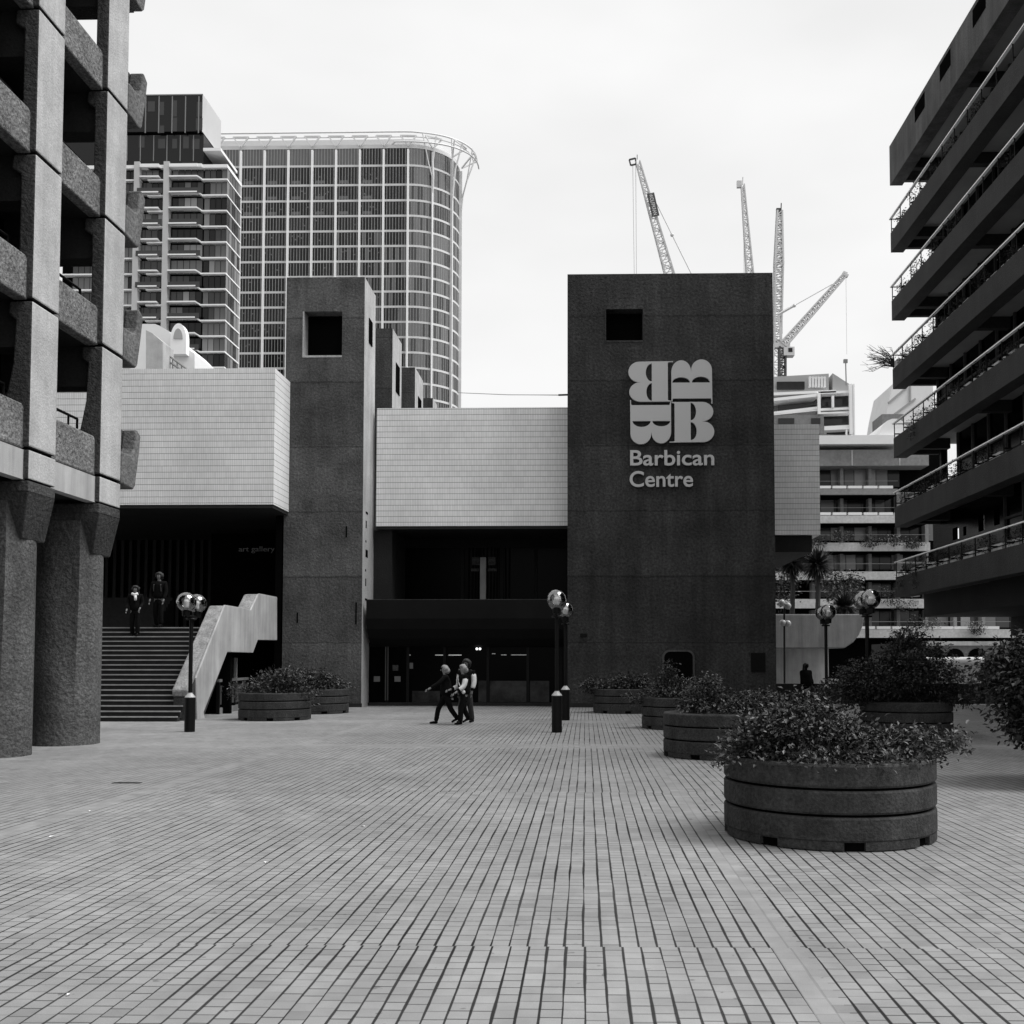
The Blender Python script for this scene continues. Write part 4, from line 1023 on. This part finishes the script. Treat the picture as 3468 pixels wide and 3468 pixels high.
q = MB(); q.px(2655, 1174, 2691, 1203, K4-1, 2); q.build('cab', crane_m, ck4)
q = MB(); q.px(2670, 1178, 2684, 1192, K4-1.05, .04); q.build('cab_window', glassA, ck4)
q = MB(); q.px(2626, 1160, 2676, 1176, K4-.6, 1.4); q.beam(at(2648, 1165, K4), at(2636, 1065, K4), .4); q.build('turntable', crane_m, ck4)
q = MB(); lattice(q, at(2649, 1290, K4), at(2649, 1176, K4), 1.3, 1.3, 7, .3); q.build('mast', crane_d, ck4)
q = MB(); q.tube([at(2865, 930, K4), at(2868, 1200, K4)], .04, 4); q.build('hoist_rope', crane_m, ck4)
# ============================================================ STREET LAMPS
def make_lamp(rg=.235, H=3.2, half=.34):
    t = thing('street_lamp', 'x', 'street lamp')
    q = MB(); q.lathe((0,0,0), [(.0, 0), (.125, 0), (.125, .88)], 28); q.build('base', paint_p, t)
    q = MB(); q.lathe((0,0,0), [(.125, .881), (.13, .895), (.06, .98), (.05, 1.0)], 28); q.build('base_cap', metal_cap, t, smooth=False)
    q = MB(); q.lathe((0,0,0), [(.048, .99), (.048, H-.42)], 16); q.lathe((0,0,0), [(.0, H-.42), (.12, H-.42), (.13, H-.40), (.12, H-.38), (0, H-.37)], 20); q.build('pole', paint_p, t)
    q = MB(); q.tube([(0, -half, H-.34), (0, half, H-.34)], .03, 8); q.tube([(0, 0, H-.4), (0, 0, H-.33)], .03, 8); q.build('arm', paint_p, t)
    for s in (-1, 1):
        c = (0, s*half, H)
        q = MB(); q.lathe((0, s*half, H-.34), [(0, 0), (.09, 0), (.1, .14), (.085, .2), (0, .2)], 20); h = q.build('lamp_holder', paint_p, t)
        q = MB(); q.lathe((0, s*half, H-.14), [(0, 0), (.055, 0), (.06, .16), (.04, .2), (0, .2)], 16); q.build('lamp_tube', bulb_m, h)
        q = MB(); q.ball(c, rg, 40); q.build('globe', globe_m, t, smooth=True)
    return t
lamp0 = make_lamp()
spots = [(646, 24.9, -.05, 0, 'twin globe street lamp in front of the wide stair'),
         (1886, 24.9, 0, 0, 'twin globe street lamp left of the wide tower, the nearer of two in line'),
         (1915, 29.9, .0, 0, 'twin globe street lamp half hidden behind the nearer one by the wide tower'),
         (2798, 31.5, 0, 0, 'slim street lamp in front of the curved parapet, behind the planters'),
         (2938, 24.9, 0, .0, 'street lamp rising out of the big dark bush at right')]
for i, (x, Y, dz, rz, lab) in enumerate(spots):
    o = lamp0 if i == 0 else copy_tree(lamp0)
    p = at(x, 2235, Y); o.location = (p.x, Y, dz); o['label'] = lab; o['group'] = 'twin globe lamps on the square'
fl_ = thing('street_lamp', 'small distant lamp with a cluster of pale globes by the wide tower edge', 'street lamp', at(2655, 2200, 50))
q = MB(); q.tube([at(2656, 2235, 50)-Vector((0,0,1.7)), at(2656, 2060, 50)], .05, 8); q.build('pole', paint_p, fl_)
for (x, y) in ((2648, 2042), (2668, 2052), (2651, 2110), (2668, 2112)): q = MB(); q.ball(at(x, y, 50), .17, 16); q.build('globe', globe2_m, fl_, smooth=True)

# ============================================================ PLANTERS
def make_planter(Rp=1.04, H=.79):
    t = thing('planter', 'x', 'planter'); n = 72
    def ringw(z0, z1, r, notch=False):
        q = MB(); q.lathe((0,0,0), [(r-.12, z0), (r, z0), (r+.012, z0+.02), (r+.012, z1-.02), (r, z1), (r-.12, z1)], n)
        return q
    hs = [(.085, .31), (.335, .55), (.575, H)]
    for z0, z1 in hs: ringw(z0, z1, Rp-.012).build('ring', plant_c, t)
    q = MB(); q.lathe((0,0,0), [(0, 0.0), (Rp-.05, 0.0), (Rp-.05, .5), (Rp-.06, H-.05)], n); q.build('core', void_m, t)
    q = MB()
    for k in range(8):                                    # curved feet with gaps between
        a0, a1 = 2*math.pi*(k+.12)/8, 2*math.pi*(k+.88)/8; m = 8; ri, ro = Rp-.11, Rp-.005
        vs = []
        for j in range(m+1):
            a = a0+(a1-a0)*j/m
            for r in (ri, ro):
                for z in (.012, .09): vs.append((r*math.cos(a), r*math.sin(a), z))
        fs_ = []
        for j in range(m):
            b = j*4; fs_ += [(b+2, b+6, b+7, b+3), (b, b+1, b+5, b+4), (b+1, b+3, b+7, b+5), (b, b+4, b+6, b+2)]
        fs_ += [(0, 2, 3, 1), (m*4, m*4+1, m*4+3, m*4+2)]
        q.add(vs, fs_)
    q.build('feet', plant_c, t)
    q = MB(); q.lathe((0,0,0), [(Rp-.1, H-.1), (Rp*.6, H-.04), (0, H)], n); q.build('soil', soil_m, t)
    return t
pl0 = make_planter()
PL = [((2.45, 10.5), 0, 'large round ringed concrete planter nearest the camera, overflowing with leaves'),
      ((2.47, 18.95), 12, 'second round planter in the right row, half behind the nearest one'),
      ((2.49, 26.6), 31, 'third round planter in the right row before the wide tower'),
      ((1.29, 34.4), 5, 'farthest planter of the right row, standing close to the wide tower wall'),
      ((7.48, 24.2), 17, 'dark round planter holding the big dark bush at right'),
      ((-9.17, 30.2), 9, 'round planter left of the narrow tower, the nearer of two'),
      ((-8.9, 33.9), 28, 'round planter half behind another against the narrow tower'),
      ((7.45, 14.6), 3, 'round planter at the right picture edge under the overhanging bush')]
for i, ((x, y), rz, lab) in enumerate(PL):
    o = pl0 if i == 0 else copy_tree(pl0)
    o.location = (x, y, 0); o.rotation_euler = (0, 0, R(rz)); o['label'] = lab; o['group'] = 'round ringed planters'

# ============================================================ SHRUBS
def leaf_cloud(q, rnd, blobs, n, size, droop=.2, nm=3, asp=.55):
    """blobs: (cx, cy, cz, rx, ry, rz, weight); leaves crowd towards the outside of every blob"""
    tot = sum(b[6] for b in blobs)
    for b in blobs:
        m = int(n*b[6]/tot); 
        # twig tips first, then leaves clustered on each tip
        k = max(1, m//9)
        for _ in range(k):
            d = Vector((rnd.gauss(0, 1), rnd.gauss(0, 1), rnd.gauss(0, 1))).normalized()
            rr = rnd.uniform(.35, 1)**.5*rnd.uniform(.85, 1.12)
            tip = Vector((b[0]+d.x*b[3]*rr, b[1]+d.y*b[4]*rr, b[2]+d.z*b[5]*rr)); mi0 = rnd.choice((0, 0, 1, 1, 2)) if nm == 3 else 0
            for _ in range(9):
                p = tip+Vector((rnd.gauss(0, 1), rnd.gauss(0, 1), rnd.gauss(0, .8)))*size*1.1
                a = Vector((d.x*.6+rnd.gauss(0, .6), d.y*.6+rnd.gauss(0, .6), d.z*.4+rnd.gauss(0, .5)-droop)).normalized()
                nrm = Vector((rnd.gauss(0, .5), rnd.gauss(0, .5), 1)).normalized(); sd_ = a.cross(nrm)
                if sd_.length < .05: continue
                sd_.normalize(); nn = sd_.cross(a); L_ = size*rnd.uniform(.7, 1.35); w_ = L_*asp
                mi = mi0 if rnd.random() < .75 else rnd.randrange(nm)
                q.add([p, p+a*L_*.5+sd_*w_*.5+nn*w_*.18, p+a*L_, p+a*L_*.5-sd_*w_*.5+nn*w_*.18], [(0,1,2), (0,2,3)], mi)
def shrub(name, label, cat, c, blobs, n, size, stems, seed, mats=None, asp=.55, droop=.2, group=None):
    rnd = random.Random(seed); t = thing(name, label, cat, c, group)
    bl = [(c[0]+b[0], c[1]+b[1], c[2]+b[2])+tuple(b[3:]) for b in blobs]
    q = MB(); leaf_cloud(q, rnd, bl, n, size, droop, 3, asp)
    o = q.build('foliage', mats or [leaf_m, leaf_b, leaf_l], t)
    q = MB()
    for i in range(stems):
        b = rnd.choice(bl); a = rnd.uniform(0, 6.28); r0 = rnd.uniform(0, .35)
        s0 = Vector((c[0]+r0*math.cos(a), c[1]+r0*math.sin(a), c[2]-.05)); e = Vector((b[0]+rnd.gauss(0, .4)*b[3], b[1]+rnd.gauss(0, .4)*b[4], b[2]+rnd.uniform(-.2, .8)*b[5]))
        m = s0.lerp(e, .5)+Vector((rnd.gauss(0, .06), rnd.gauss(0, .06), .08)); q.tube([s0, m, e], [.018, .012, .005], 5)
    q.build('stems', bark_m, t); return t
pc = [(p[0][0], p[0][1], .77) for p in PL]
G = 'shrubs growing in the planters'
shrub('shrub', 'broad leafy shrub spilling over the nearest planter', 'shrub', pc[0],
      [(-.2, -.1, .17, .72, .75, .22, 3), (.55, 0, .13, .58, .6, .13, 2), (-.68, -.1, .2, .36, .45, .2, 1.3), (-.15, .1, .34, .5, .5, .15, 1.6), (-.45, -.2, .28, .4, .45, .16, 1.2), (1.12, -.15, .16, .24, .3, .1, .5), (-1.1, -.4, .06, .14, .2, .08, .15), (-.25, 0, .55, .3, .3, .08, .3)]+[(.9*math.cos(R(a)), .9*math.sin(R(a)), .06, .16, .16, .045, .13) for a in range(0, 360, 18)], 15000, .054, 60, 3, group=G, droop=.02)
shrub('shrub', 'spreading shrub in the second planter of the right row', 'shrub', pc[1],
      [(0, 0, .1, .8, .8, .2, 2), (.7, 0, .2, .55, .6, .22, 1.2), (-.3, .1, .35, .4, .4, .25, .8), (-.2, -.2, .55, .15, .15, .2, .15)], 8000, .058, 40, 5, group=G)
shrub('shrub', 'leafy shrub with an upright sprig in the third planter of the right row', 'shrub', pc[2],
      [(0, 0, .15, .9, .9, .22, 2), (-.35, 0, .4, .3, .3, .3, .7), (.5, 0, .3, .55, .5, .22, .8), (-1.15, -.1, .02, .3, .3, .1, .3), (-.35, -.1, .75, .12, .12, .15, .12)], 5000, .075, 40, 8, group=G)
shrub('shrub', 'shrub with pale straggling shoots in the planter by the wide tower wall', 'shrub', pc[3],
      [(.2, 0, .22, .65, .6, .25, 1.5), (-.9, -.1, .12, .55, .4, .12, .7), (-.3, 0, .1, .9, .8, .12, .8)], 4000, .09, 30, 9, group=G)
shrub('shrub', 'very large dense dark bush in the right hand planter', 'bush', pc[4],
      [(-.3, 0, .5, 1.3, 1.1, .55, 3), (-.75, -.1, .45, .9, .8, .5, 1.5), (.2, 0, 1.05, .8, .8, .4, 1.5), (.55, -.1, .5, .9, .8, .45, 1.2), (.1, 0, 1.5, .35, .35, .2, .4), (.9, -.4, .1, .6, .5, .12, .5), (-1.5, 0, .2, .5, .5, .35, .5)], 19000, .075, 60, 12, [leaf_m, leaf_m, leaf_b], group=G)
shrub('shrub', 'spiky mixed shrub in the nearer left planter', 'shrub', pc[5],
      [(.1, 0, .3, .75, .7, .28, 2), (.4, 0, .4, .4, .4, .25, 1), (-.9, -.1, .05, .4, .4, .2, .4), (0, -.2, .08, .95, .8, .1, .8), (1.0, -.2, -.05, .25, .3, .15, .3)], 5000, .1, 40, 15, asp=.3, droop=-.1, group=G)
shrub('shrub', 'low flowering shrub in the left planter against the narrow tower', 'shrub', pc[6],
      [(0, 0, .22, .75, .7, .2, 2), (.3, 0, .1, .8, .8, .1, 1), (-.5, -.1, .45, .35, .3, .25, .5), (.0, 0, .55, .3, .2, .15, .2)], 4000, .09, 40, 16, group=G)
shrub('shrub', 'glossy leaved bush leaning in from the right picture edge', 'bush', pc[7],
      [(-.7, 0, .55, 1.15, .9, .65, 3), (-1.2, -.1, .75, .75, .6, .45, 1.3), (-.6, 0, 1.15, .8, .7, .35, 1.3), (-.85, -.2, .05, .75, .7, .35, 1.6), (-1.6, -.1, .95, .3, .3, .2, .25), (.1, 0, .7, 1, .9, .8, 1.5)], 20000, .082, 60, 19, [leaf_m, leaf_b, leaf_l], asp=.6, group=G)

# ============================================================ PALMS AND GREENERY IN THE LOWER COURT
def palm(x, y, Y, r, lab, seed, mats):
    rnd = random.Random(seed); c = at(x, y, Y); base = at(x, 2085, Y); t = thing('palm_tree', lab, 'palm', base, 'spiky palms on the parapet')
    q = MB(); q.tube([base-Vector((0,0,.3)), base.lerp(c, .5)+Vector((.05, 0, 0)), c], [.14, .12, .1], 8); q.build('trunk', bark_m, t)
    q = MB()
    for i in range(620):
        d = Vector((rnd.gauss(0, 1), rnd.gauss(0, 1), rnd.gauss(.1, .8))).normalized(); L_ = r*rnd.uniform(.75, 1.1); sdv = d.cross(Vector((0,0,1))).normalized()*r*.045
        m = c+d*L_*.55; e = c+d*L_+Vector((0, 0, -.22*L_*(1-d.z)*.5))
        q.add([c+sdv*.5, c-sdv*.5, m-sdv, m+sdv, e], [(0,1,2,3), (3,2,4)], rnd.choice((0, 0, 1)))
    q.build('crown', mats, t)
palm(2682, 1905, 53.5, .95, 'dark spiky palm with a slim trunk close to the wide tower', 2, [leaf_m, leaf_m])
palm(2768, 1912, 53.0, 1.05, 'spiky palm with pale tipped leaves on the curved parapet', 4, [leaf_m, leaf_l])
palm(2860, 2055, 53.2, .9, 'small low palm on the curved parapet behind the lamps', 6, [leaf_b, leaf_l])
def tuft(x, y, Y, rx, rz, n, size, lab, seed, cat='plant', mats=None, X=None, name='balcony_plant', grp=None, ry=None):
    c = atX(x, y, X) if X else at(x, y, Y)
    rnd = random.Random(seed); q = MB(); leaf_cloud(q, rnd, [(c.x, c.y, c.z, rx, ry or rx*.7, rz, 1)], n, size)
    return tag(q.build(name, mats or [leaf_m, leaf_b, leaf_l]), lab, cat, grp)
tuft(2850, 1990, 56, .9, .9, 700, .22, 'pale feathery plant beside the small palm on the parapet', 31, name='shrub')
tuft(2650, 1960, 56, .7, 1.4, 700, .2, 'tall leafy climber squeezed between wide tower and palms', 32, name='shrub')
for i, (x, y, rx, rz, lab) in enumerate(((2850, 1815, 1.7, .8, 'round bush with pale flowers on the far terrace above the palms'), (2950, 1835, 1.5, .6, 'trailing plant in the middle of the far terrace'),
    (3020, 1830, 2.0, .7, 'wide planting near the right end of a far terrace balcony'), (2770, 1835, 1.4, .7, 'bush at the left end of a far terrace balcony'),
    (3000, 2015, 2.4, 1.5, 'rounded bush on the far terrace above the street lamp'), (3060, 2045, 2.4, .9, 'plants hanging over a low far terrace parapet'), (3120, 2108, 3.2, 1.0, 'agave like plant on the lowest far terrace'), (3310, 2125, 1.2, .8, 'dark plant near the right end of the lowest far terrace'), (3095, 1838, 1.2, .6, 'small planting under the near right balcony end'))):
    tuft(x, y, 98.3, rx*.55, rz*.5, 330, .2, lab, 40+i, grp='plants on the far terrace')
k = 0
LABB = ['topmost', 'second', 'third', 'fourth', 'fifth', 'lowest']
for lev in range(6):
    z = ZB[lev]+1.05
    rnd = random.Random(70+lev); ys_ = [40.2, 38.4, 36.6, 34.6, 32.3, 30.2]
    for j, y in enumerate(ys_):
        if rnd.random() < (.25 if lev > 3 else .1): continue
        q = MB(); rx = rnd.uniform(.25, .5); rz = rnd.uniform(.18, .4)
        leaf_cloud(q, rnd, [(TX+.3, y, z+rz*.3, .25, rx*1.3, rz, 1)]+([(TX-.05, y, z-.45, .08, .5, .35, .6)] if lev in (2, 0) and j < 2 else []), 420, .07)
        tag(q.build('balcony_plant', [leaf_m, leaf_m, leaf_b]), 'plant on the %s near right balcony, %s from its far end' % (LABB[5-lev], ['first', 'second', 'third', 'fourth', 'fifth', 'sixth'][j]), 'plant', 'plants on the near right balconies')
br = thing('bare_shrub', 'bare twiggy branches leaning out past a near right balcony end', 'shrub', atX(3060, 1190, TX)+Vector((0, .3, 0)))
rnd = random.Random(5); q = MB(); c = Vector((TX+.1, 41.0, ZB[3]+.9))
for i in range(34):
    d = Vector((-rnd.uniform(.2, 1.0), rnd.uniform(-.3, .5), rnd.uniform(-.1, .95))); m = c+d*.5+Vector((0, 0, .15))
    q.tube([c, m, c+d], [.02, .012, .006], 4)
    for _ in range(4): e = m.lerp(c+d, rnd.random()); q.tube([e, e+Vector((-rnd.uniform(.1, .35), 0, rnd.uniform(-.1, .25)))], [.008, .004], 4)
q.build('twigs', bark_m, br)
q = MB(); q.box(c.x-.05, c.x+.35, c.y-.5, c.y-.1, c.z-.1, c.z+.2); q.build('pot', box_m, br)

# ============================================================ PEOPLE
def person(label, X, Y, Z, h, facing, stride, mats, arm_l=(0, 0), arm_r=(0, 0), hair='short', coat=.9, bag=None, lean=0, turn=0, bend=0, lead=1, headturn=0, sleeves=None, bulk=1.15):
    """facing: heading in degrees (0 looks at the camera); arm = (swing forward, elbow bend) in degrees"""
    s = h/1.7; t = thing('person', label, 'person', (X, Y, Z))
    fwd = Vector((math.sin(R(facing)), -math.cos(R(facing)), 0)); rt_ = Vector((-fwd.y, fwd.x, 0))
    def W_(p): return Vector((X, Y, Z))+(rt_*p[0]+fwd*p[1]+Vector((0, 0, p[2])))*s
    ln = math.tan(R(lean))
    hipz = .86; hip = (0, 0, hipz); chest = (0, ln*.35, 1.22); neck = (0, ln*.52, 1.42); head = (0, ln*.6+.02, 1.56)
    sw = stride/2
    legs = []
    for sgn in (-1, 1):
        f = sw*sgn*lead; back = f < 0
        hp = (sgn*.09, 0, hipz-.05); kn = (sgn*.1, f*.55+.05, .46-(.02 if back else 0)); lift = .10 if (back and stride > .3) else .0
        an = (sgn*.1, f-.02, .085+lift); toe = (sgn*.11, f+.17, .035+(0.0 if not back else lift*.25)); foot = (sgn*.105, f+.07, .05+lift*.7)
        legs.append((hp, kn, an, toe, foot))
    def chain(pts, rad, edges, mat_, name, parent, sub=1):
        v, f = skin_mesh([W_(p) for p in pts], edges, [r*s if not isinstance(r, tuple) else (r[0]*s, r[1]*s) for r in rad], sub)
        q = MB(); q.add(v, f); o = q.build(name, mat_, parent, smooth=True); return o
    arms = []
    for sgn, (swg, bd) in ((-1, arm_l), (1, arm_r)):
        sh = Vector((sgn*.19, chest[1]+ln*.15, 1.37)); a = R(swg); el = sh+Vector((sgn*.05, math.sin(a)*.29, -math.cos(a)*.29))
        b = R(swg+bd); wr = el+Vector((sgn*-.02, math.sin(b)*.25, -math.cos(b)*.25)); hd = wr+Vector((0, math.sin(b)*.1, -math.cos(b)*.1)); arms.append((tuple(sh), tuple(el), tuple(wr), tuple(hd)))
    # one continuous body
    pts = [hip, (0, ln*.15, 1.05), chest, (0, ln*.45, 1.36), neck, (0, head[1], 1.5), head, (0, head[1]-.01, 1.65)]
    rad = [(.13, .1), (.12, .09), (.15, .1), (.12, .08), .05, .05, (.078, .095), (.06, .075)]
    ed = [(i, i+1) for i in range(7)]
    for lg in legs:
        k = len(pts); pts += [lg[0], lg[1], lg[2], lg[4]]; rad += [.082, .056, .034, .026]; ed += [(0, k), (k, k+1), (k+1, k+2), (k+2, k+3)]
    hands = []
    for am in arms:
        k = len(pts); pts += [am[0], am[1], am[2], am[3]]; rad += [.05, .04, .028, .032]; ed += [(3, k), (k, k+1), (k+1, k+2), (k+2, k+3)]; hands.append(am)
    body = chain(pts, rad, ed, mats['skin'], 'body', t)
    # face and hands
    hc = W_((0, head[1], 1.575)); q = MB(); fdir = Matrix.Rotation(R(headturn), 3, 'Z') @ fwd; sdir = Vector((-fdir.y, fdir.x, 0))
    q.ball(hc+fdir*.098*s+Vector((0, 0, -.01*s)), .016*s, 8, (1, 1, 1.4))
    for e in (-1, 1): q.ball(hc+sdir*e*.082*s, .02*s, 8, (.6, .6, 1.3))
    q.build('face_features', mats['skin'], body, smooth=True)
    q = MB()
    for e in (-1, 1): q.ball(hc+fdir*.088*s+sdir*e*.03*s+Vector((0, 0, .012*s)), .009*s, 8)
    q.build('eyes', void_m, body)
    q = MB()
    for sgn, am in zip((-1, 1), hands):
        dv = (Vector(am[3])-Vector(am[2])).normalized()
        for j, ll in enumerate((.06, .07, .068, .055)):
            o_ = Vector((0, -.024+.016*j, 0)) if abs(dv.z) > .6 else Vector((0, 0, -.024+.016*j)); st_ = Vector(am[3])+o_+dv*.015
            q.tube([W_(st_), W_(st_+dv*ll*.55), W_(st_+dv*ll+Vector((-sgn*.012, 0, 0)))], [.0085*s, .008*s, .006*s], 6)
        th_ = Vector(am[2])+dv*.04; q.tube([W_(th_), W_(th_+Vector((-sgn*.02, .035, 0))+dv*.03)], [.01*s, .007*s], 6)
    q.build('fingers', mats['skin'], body)
    # clothes
    c = 1.0; b0 = coat
    pts = [(0, -.01, b0), (0, ln*.1, 1.0), (0, ln*.25, 1.14), chest, (0, ln*.46, 1.38), neck]
    pts[5] = (0, ln*.5, 1.43); rad = [(.175*bulk, .15*bulk), (.165*bulk, .145*bulk), (.16*bulk, .135*bulk), (.175*bulk, .135*bulk), (.15*bulk, .11), .064]
    ed = [(i, i+1) for i in range(5)]
    for am in arms:
        k = len(pts); pts += [am[0], am[1], am[2]]; rad += [.078, .066, .052]; ed += [(4, k), (k, k+1), (k+1, k+2)]
        if sleeves: chain([tuple(Vector(am[0])-Vector((0,0,.02))), am[1], tuple(Vector(am[1]).lerp(Vector(am[2]), .8))], [.088, .078, .062], [(0, 1), (1, 2)], sleeves, 'sleeve', t)
    chain(pts, rad, ed, mats['top'], 'coat', t)
    pts = [(0, 0, .93), (0, 0, .86)]; rad = [(.15, .115), (.15, .115)]; ed = [(0, 1)]
    for lg in legs:
        k = len(pts); pts += [lg[0], lg[1], tuple(Vector(lg[2])+Vector((0, 0, -.03)))]; rad += [.11, .085, .074]; ed += [(1, k), (k, k+1), (k+1, k+2)]
    chain(pts, rad, ed, mats['legs'], 'trousers', t)
    for lg in legs:
        a, b = Vector(lg[2]), Vector(lg[3]); 
        chain([tuple(a+Vector((0, -.06, -.035))), tuple(a+Vector((0, .03, -.03))), tuple(b)], [(.042, .04), (.045, .045), (.04, .028)], [(0, 1), (1, 2)], mats['shoes'], 'shoe', t)
    q = MB(); hb = W_((0, head[1]-.015, 1.6))
    rh = random.Random(int(X*100))
    if hair != 'none':
        q.ball(hb+Vector((0, 0, .012*s)), .112*s, 16, (1, 1, .95)); q.ball(hb-fdir*.05*s-Vector((0, 0, .05*s)), .1*s, 16, (1.05, 1.05, 1)); q.ball(hb-sdir*.05*s-fdir*.02*s, .085*s, 12); q.ball(hb+sdir*.05*s-fdir*.02*s, .085*s, 12)
        q.ball(hb-fdir*.03*s-Vector((0, 0, .03*s)), .1*s, 16, (1, 1, 1))
        if hair == 'long': q.tube([hb-fdir*.06*s, hb-fdir*.08*s-Vector((0,0,.16*s)), hb-fdir*.09*s-Vector((0,0,.33*s))], [.09*s, .1*s, .05*s], 10)
        # keep the face free of hair
        q.v = [v if (v-hc).dot(fdir) < .03*s or v.z > hc.z+.06*s else v-fdir*((v-hc).dot(fdir)-.03*s) for v in q.v]
        q.v = [v+Vector((rh.gauss(0, 1), rh.gauss(0, 1), rh.gauss(0, 1)))*.005*s for v in q.v]
        q.build('hair', mats['hair'], body, smooth=True)
    if bag == 'backpack':
        q = MB(); 
        for sg in (-1, 1): q.tube([W_((sg*.1, -.1+chest[1], 1.4)), W_((sg*.11, .14+chest[1], 1.3)), W_((sg*.12, .12, 1.1))], .018*s, 6)
        q.build('backpack_strap', mats['bag'], t)
    if bag == 'rucksack':
        q = MB(); a = W_((0, -.2+chest[1], 1.2)); b = W_((0, -.2+chest[1], 1.2)); q.ball(W_((0, -.2+chest[1], 1.2)), .2*s, 14, (.8, .6, 1.2)); q.build('backpack', mats['bag'], t, smooth=True)
    if bag == 'scarf':
        q = MB(); q.tube([W_((-.09, .07, 1.43)), W_((0, .12, 1.38)), W_((.1, .08, 1.43))], .05*s, 8); q.tube([W_((.03, .13, 1.36)), W_((.05, .17, 1.2))], .045*s, 8); q.build('scarf', mats['bag'], t, smooth=True)
    if bag == 'shoulder':
        q = MB(); q.tube([W_((-.15, .12, 1.38)), W_((.05, .17, 1.15)), W_((.2, .08, .95))], .02*s, 6); q.ball(W_((.2, .1, .93)), .075*s, 12, (.7, 1, .8)); q.build('bag', mats['bag'], t, smooth=True)
    return t
base = dict(skin=skin_m, top=cloth_k, legs=cloth_k, hair=hair_l, shoes=cloth_k, bag=cloth_g)
p = gnd(1502, 2462)
person('white haired person in black walking left with one arm swung out behind the group', at(1512, 2235, 28.0).x, 28.0, 0, 1.6, -78, .62, dict(base, bag=cloth_w), (-25, 10), (48, 12), 'short', .78, None, 4, lead=-1, bulk=1.3)
person('pale haired person with light bag straps walking left in the middle of the group', at(1572, 2235, 27.8).x, 27.8, 0, 1.62, -60, .34, dict(base, bag=cloth_w), (10, 60), (15, 40), 'short', .8, 'shoulder', 3, lead=1, sleeves=cloth_w, bulk=1.3)
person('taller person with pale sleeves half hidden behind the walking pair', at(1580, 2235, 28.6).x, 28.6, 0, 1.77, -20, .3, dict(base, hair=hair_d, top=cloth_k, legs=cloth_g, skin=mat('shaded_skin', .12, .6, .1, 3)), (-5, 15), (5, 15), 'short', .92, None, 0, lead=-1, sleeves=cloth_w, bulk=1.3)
def on_step(Y): 
    k = int((Y-SY)/TR); return (k+1)*RS
yw = SY+16.5*TR; person('person in a white scarf and black clothes coming down the stair', at(455, 2235, yw).x, yw, on_step(yw), 1.6, 8, .12, dict(base, hair=hair_d, skin=pskin, bag=cloth_w, top=cloth_k), (5, 35), (5, 50), 'long', .8, 'scarf', 0)
ym = SY+18.3*TR; person('taller person in dark clothes with a backpack strap on the stair', at(535, 2235, ym).x, ym, NS*RS, 1.76, -5, .12, dict(base, hair=hair_d, skin=pskin), (5, 20), (5, 20), 'short', .85, 'backpack', 0)
person('dark silhouetted person with long hair walking past the light wall at right', at(2729, 2235, 40).x, 40, 0, 1.62, 25, .3, dict(base, hair=hair_d, skin=cloth_k), (5, 30), (5, 30), 'long', .7, None, 0, bulk=1.6)

# ============================================================ SMALL THINGS ON THE PAVING
lf = random.Random(11)
for i, (x, y, r, lab) in enumerate(((430, 2652, .2, 'dark metal drain slot in the left paving'), (2885, 2651, .16, 'small dark cover on the paving right of the nearest planter'))):
    c = gnd(x, y); q = MB(); q.box(c.x-r, c.x+r, c.y-.05, c.y+.05, .002, .006); tag(q.build('drain_cover', paint_d), lab, 'drain cover')
for i in range(9):
    x, y = ((305, 2748), (175, 2835), (900, 2922), (232, 3372), (1230, 2800), (2392, 2712), (2412, 2728), (2388, 2745), (2425, 2752))[i]
    c = gnd(x, y); q = MB(); s_ = lf.uniform(.015, .028)*(1.6 if x < 2000 and y < 3000 else 1); a = lf.uniform(0, 3)
    q.add([(c.x+s_*math.cos(a), c.y+s_*math.sin(a), .006), (c.x-s_*.5*math.sin(a), c.y+s_*.5*math.cos(a), .014), (c.x-s_*math.cos(a), c.y-s_*math.sin(a), .006), (c.x+s_*.5*math.sin(a), c.y-s_*.5*math.cos(a), .012)], [(0,1,2,3)])
    od = ['second', 'farthest left', 'third', 'nearest', 'rightmost'][i] if i < 5 else ['farthest', 'second', 'leftmost', 'nearest'][i-5]
    tag(q.build('fallen_leaf', scrap_m if i < 5 else leaf_m), ('%s of the tiny pale scraps on the left paving' if i < 5 else '%s of the dark fallen leaves left of the nearest planter') % od, 'leaf', 'pale scraps on the left paving' if i < 5 else 'fallen leaves by the planter')
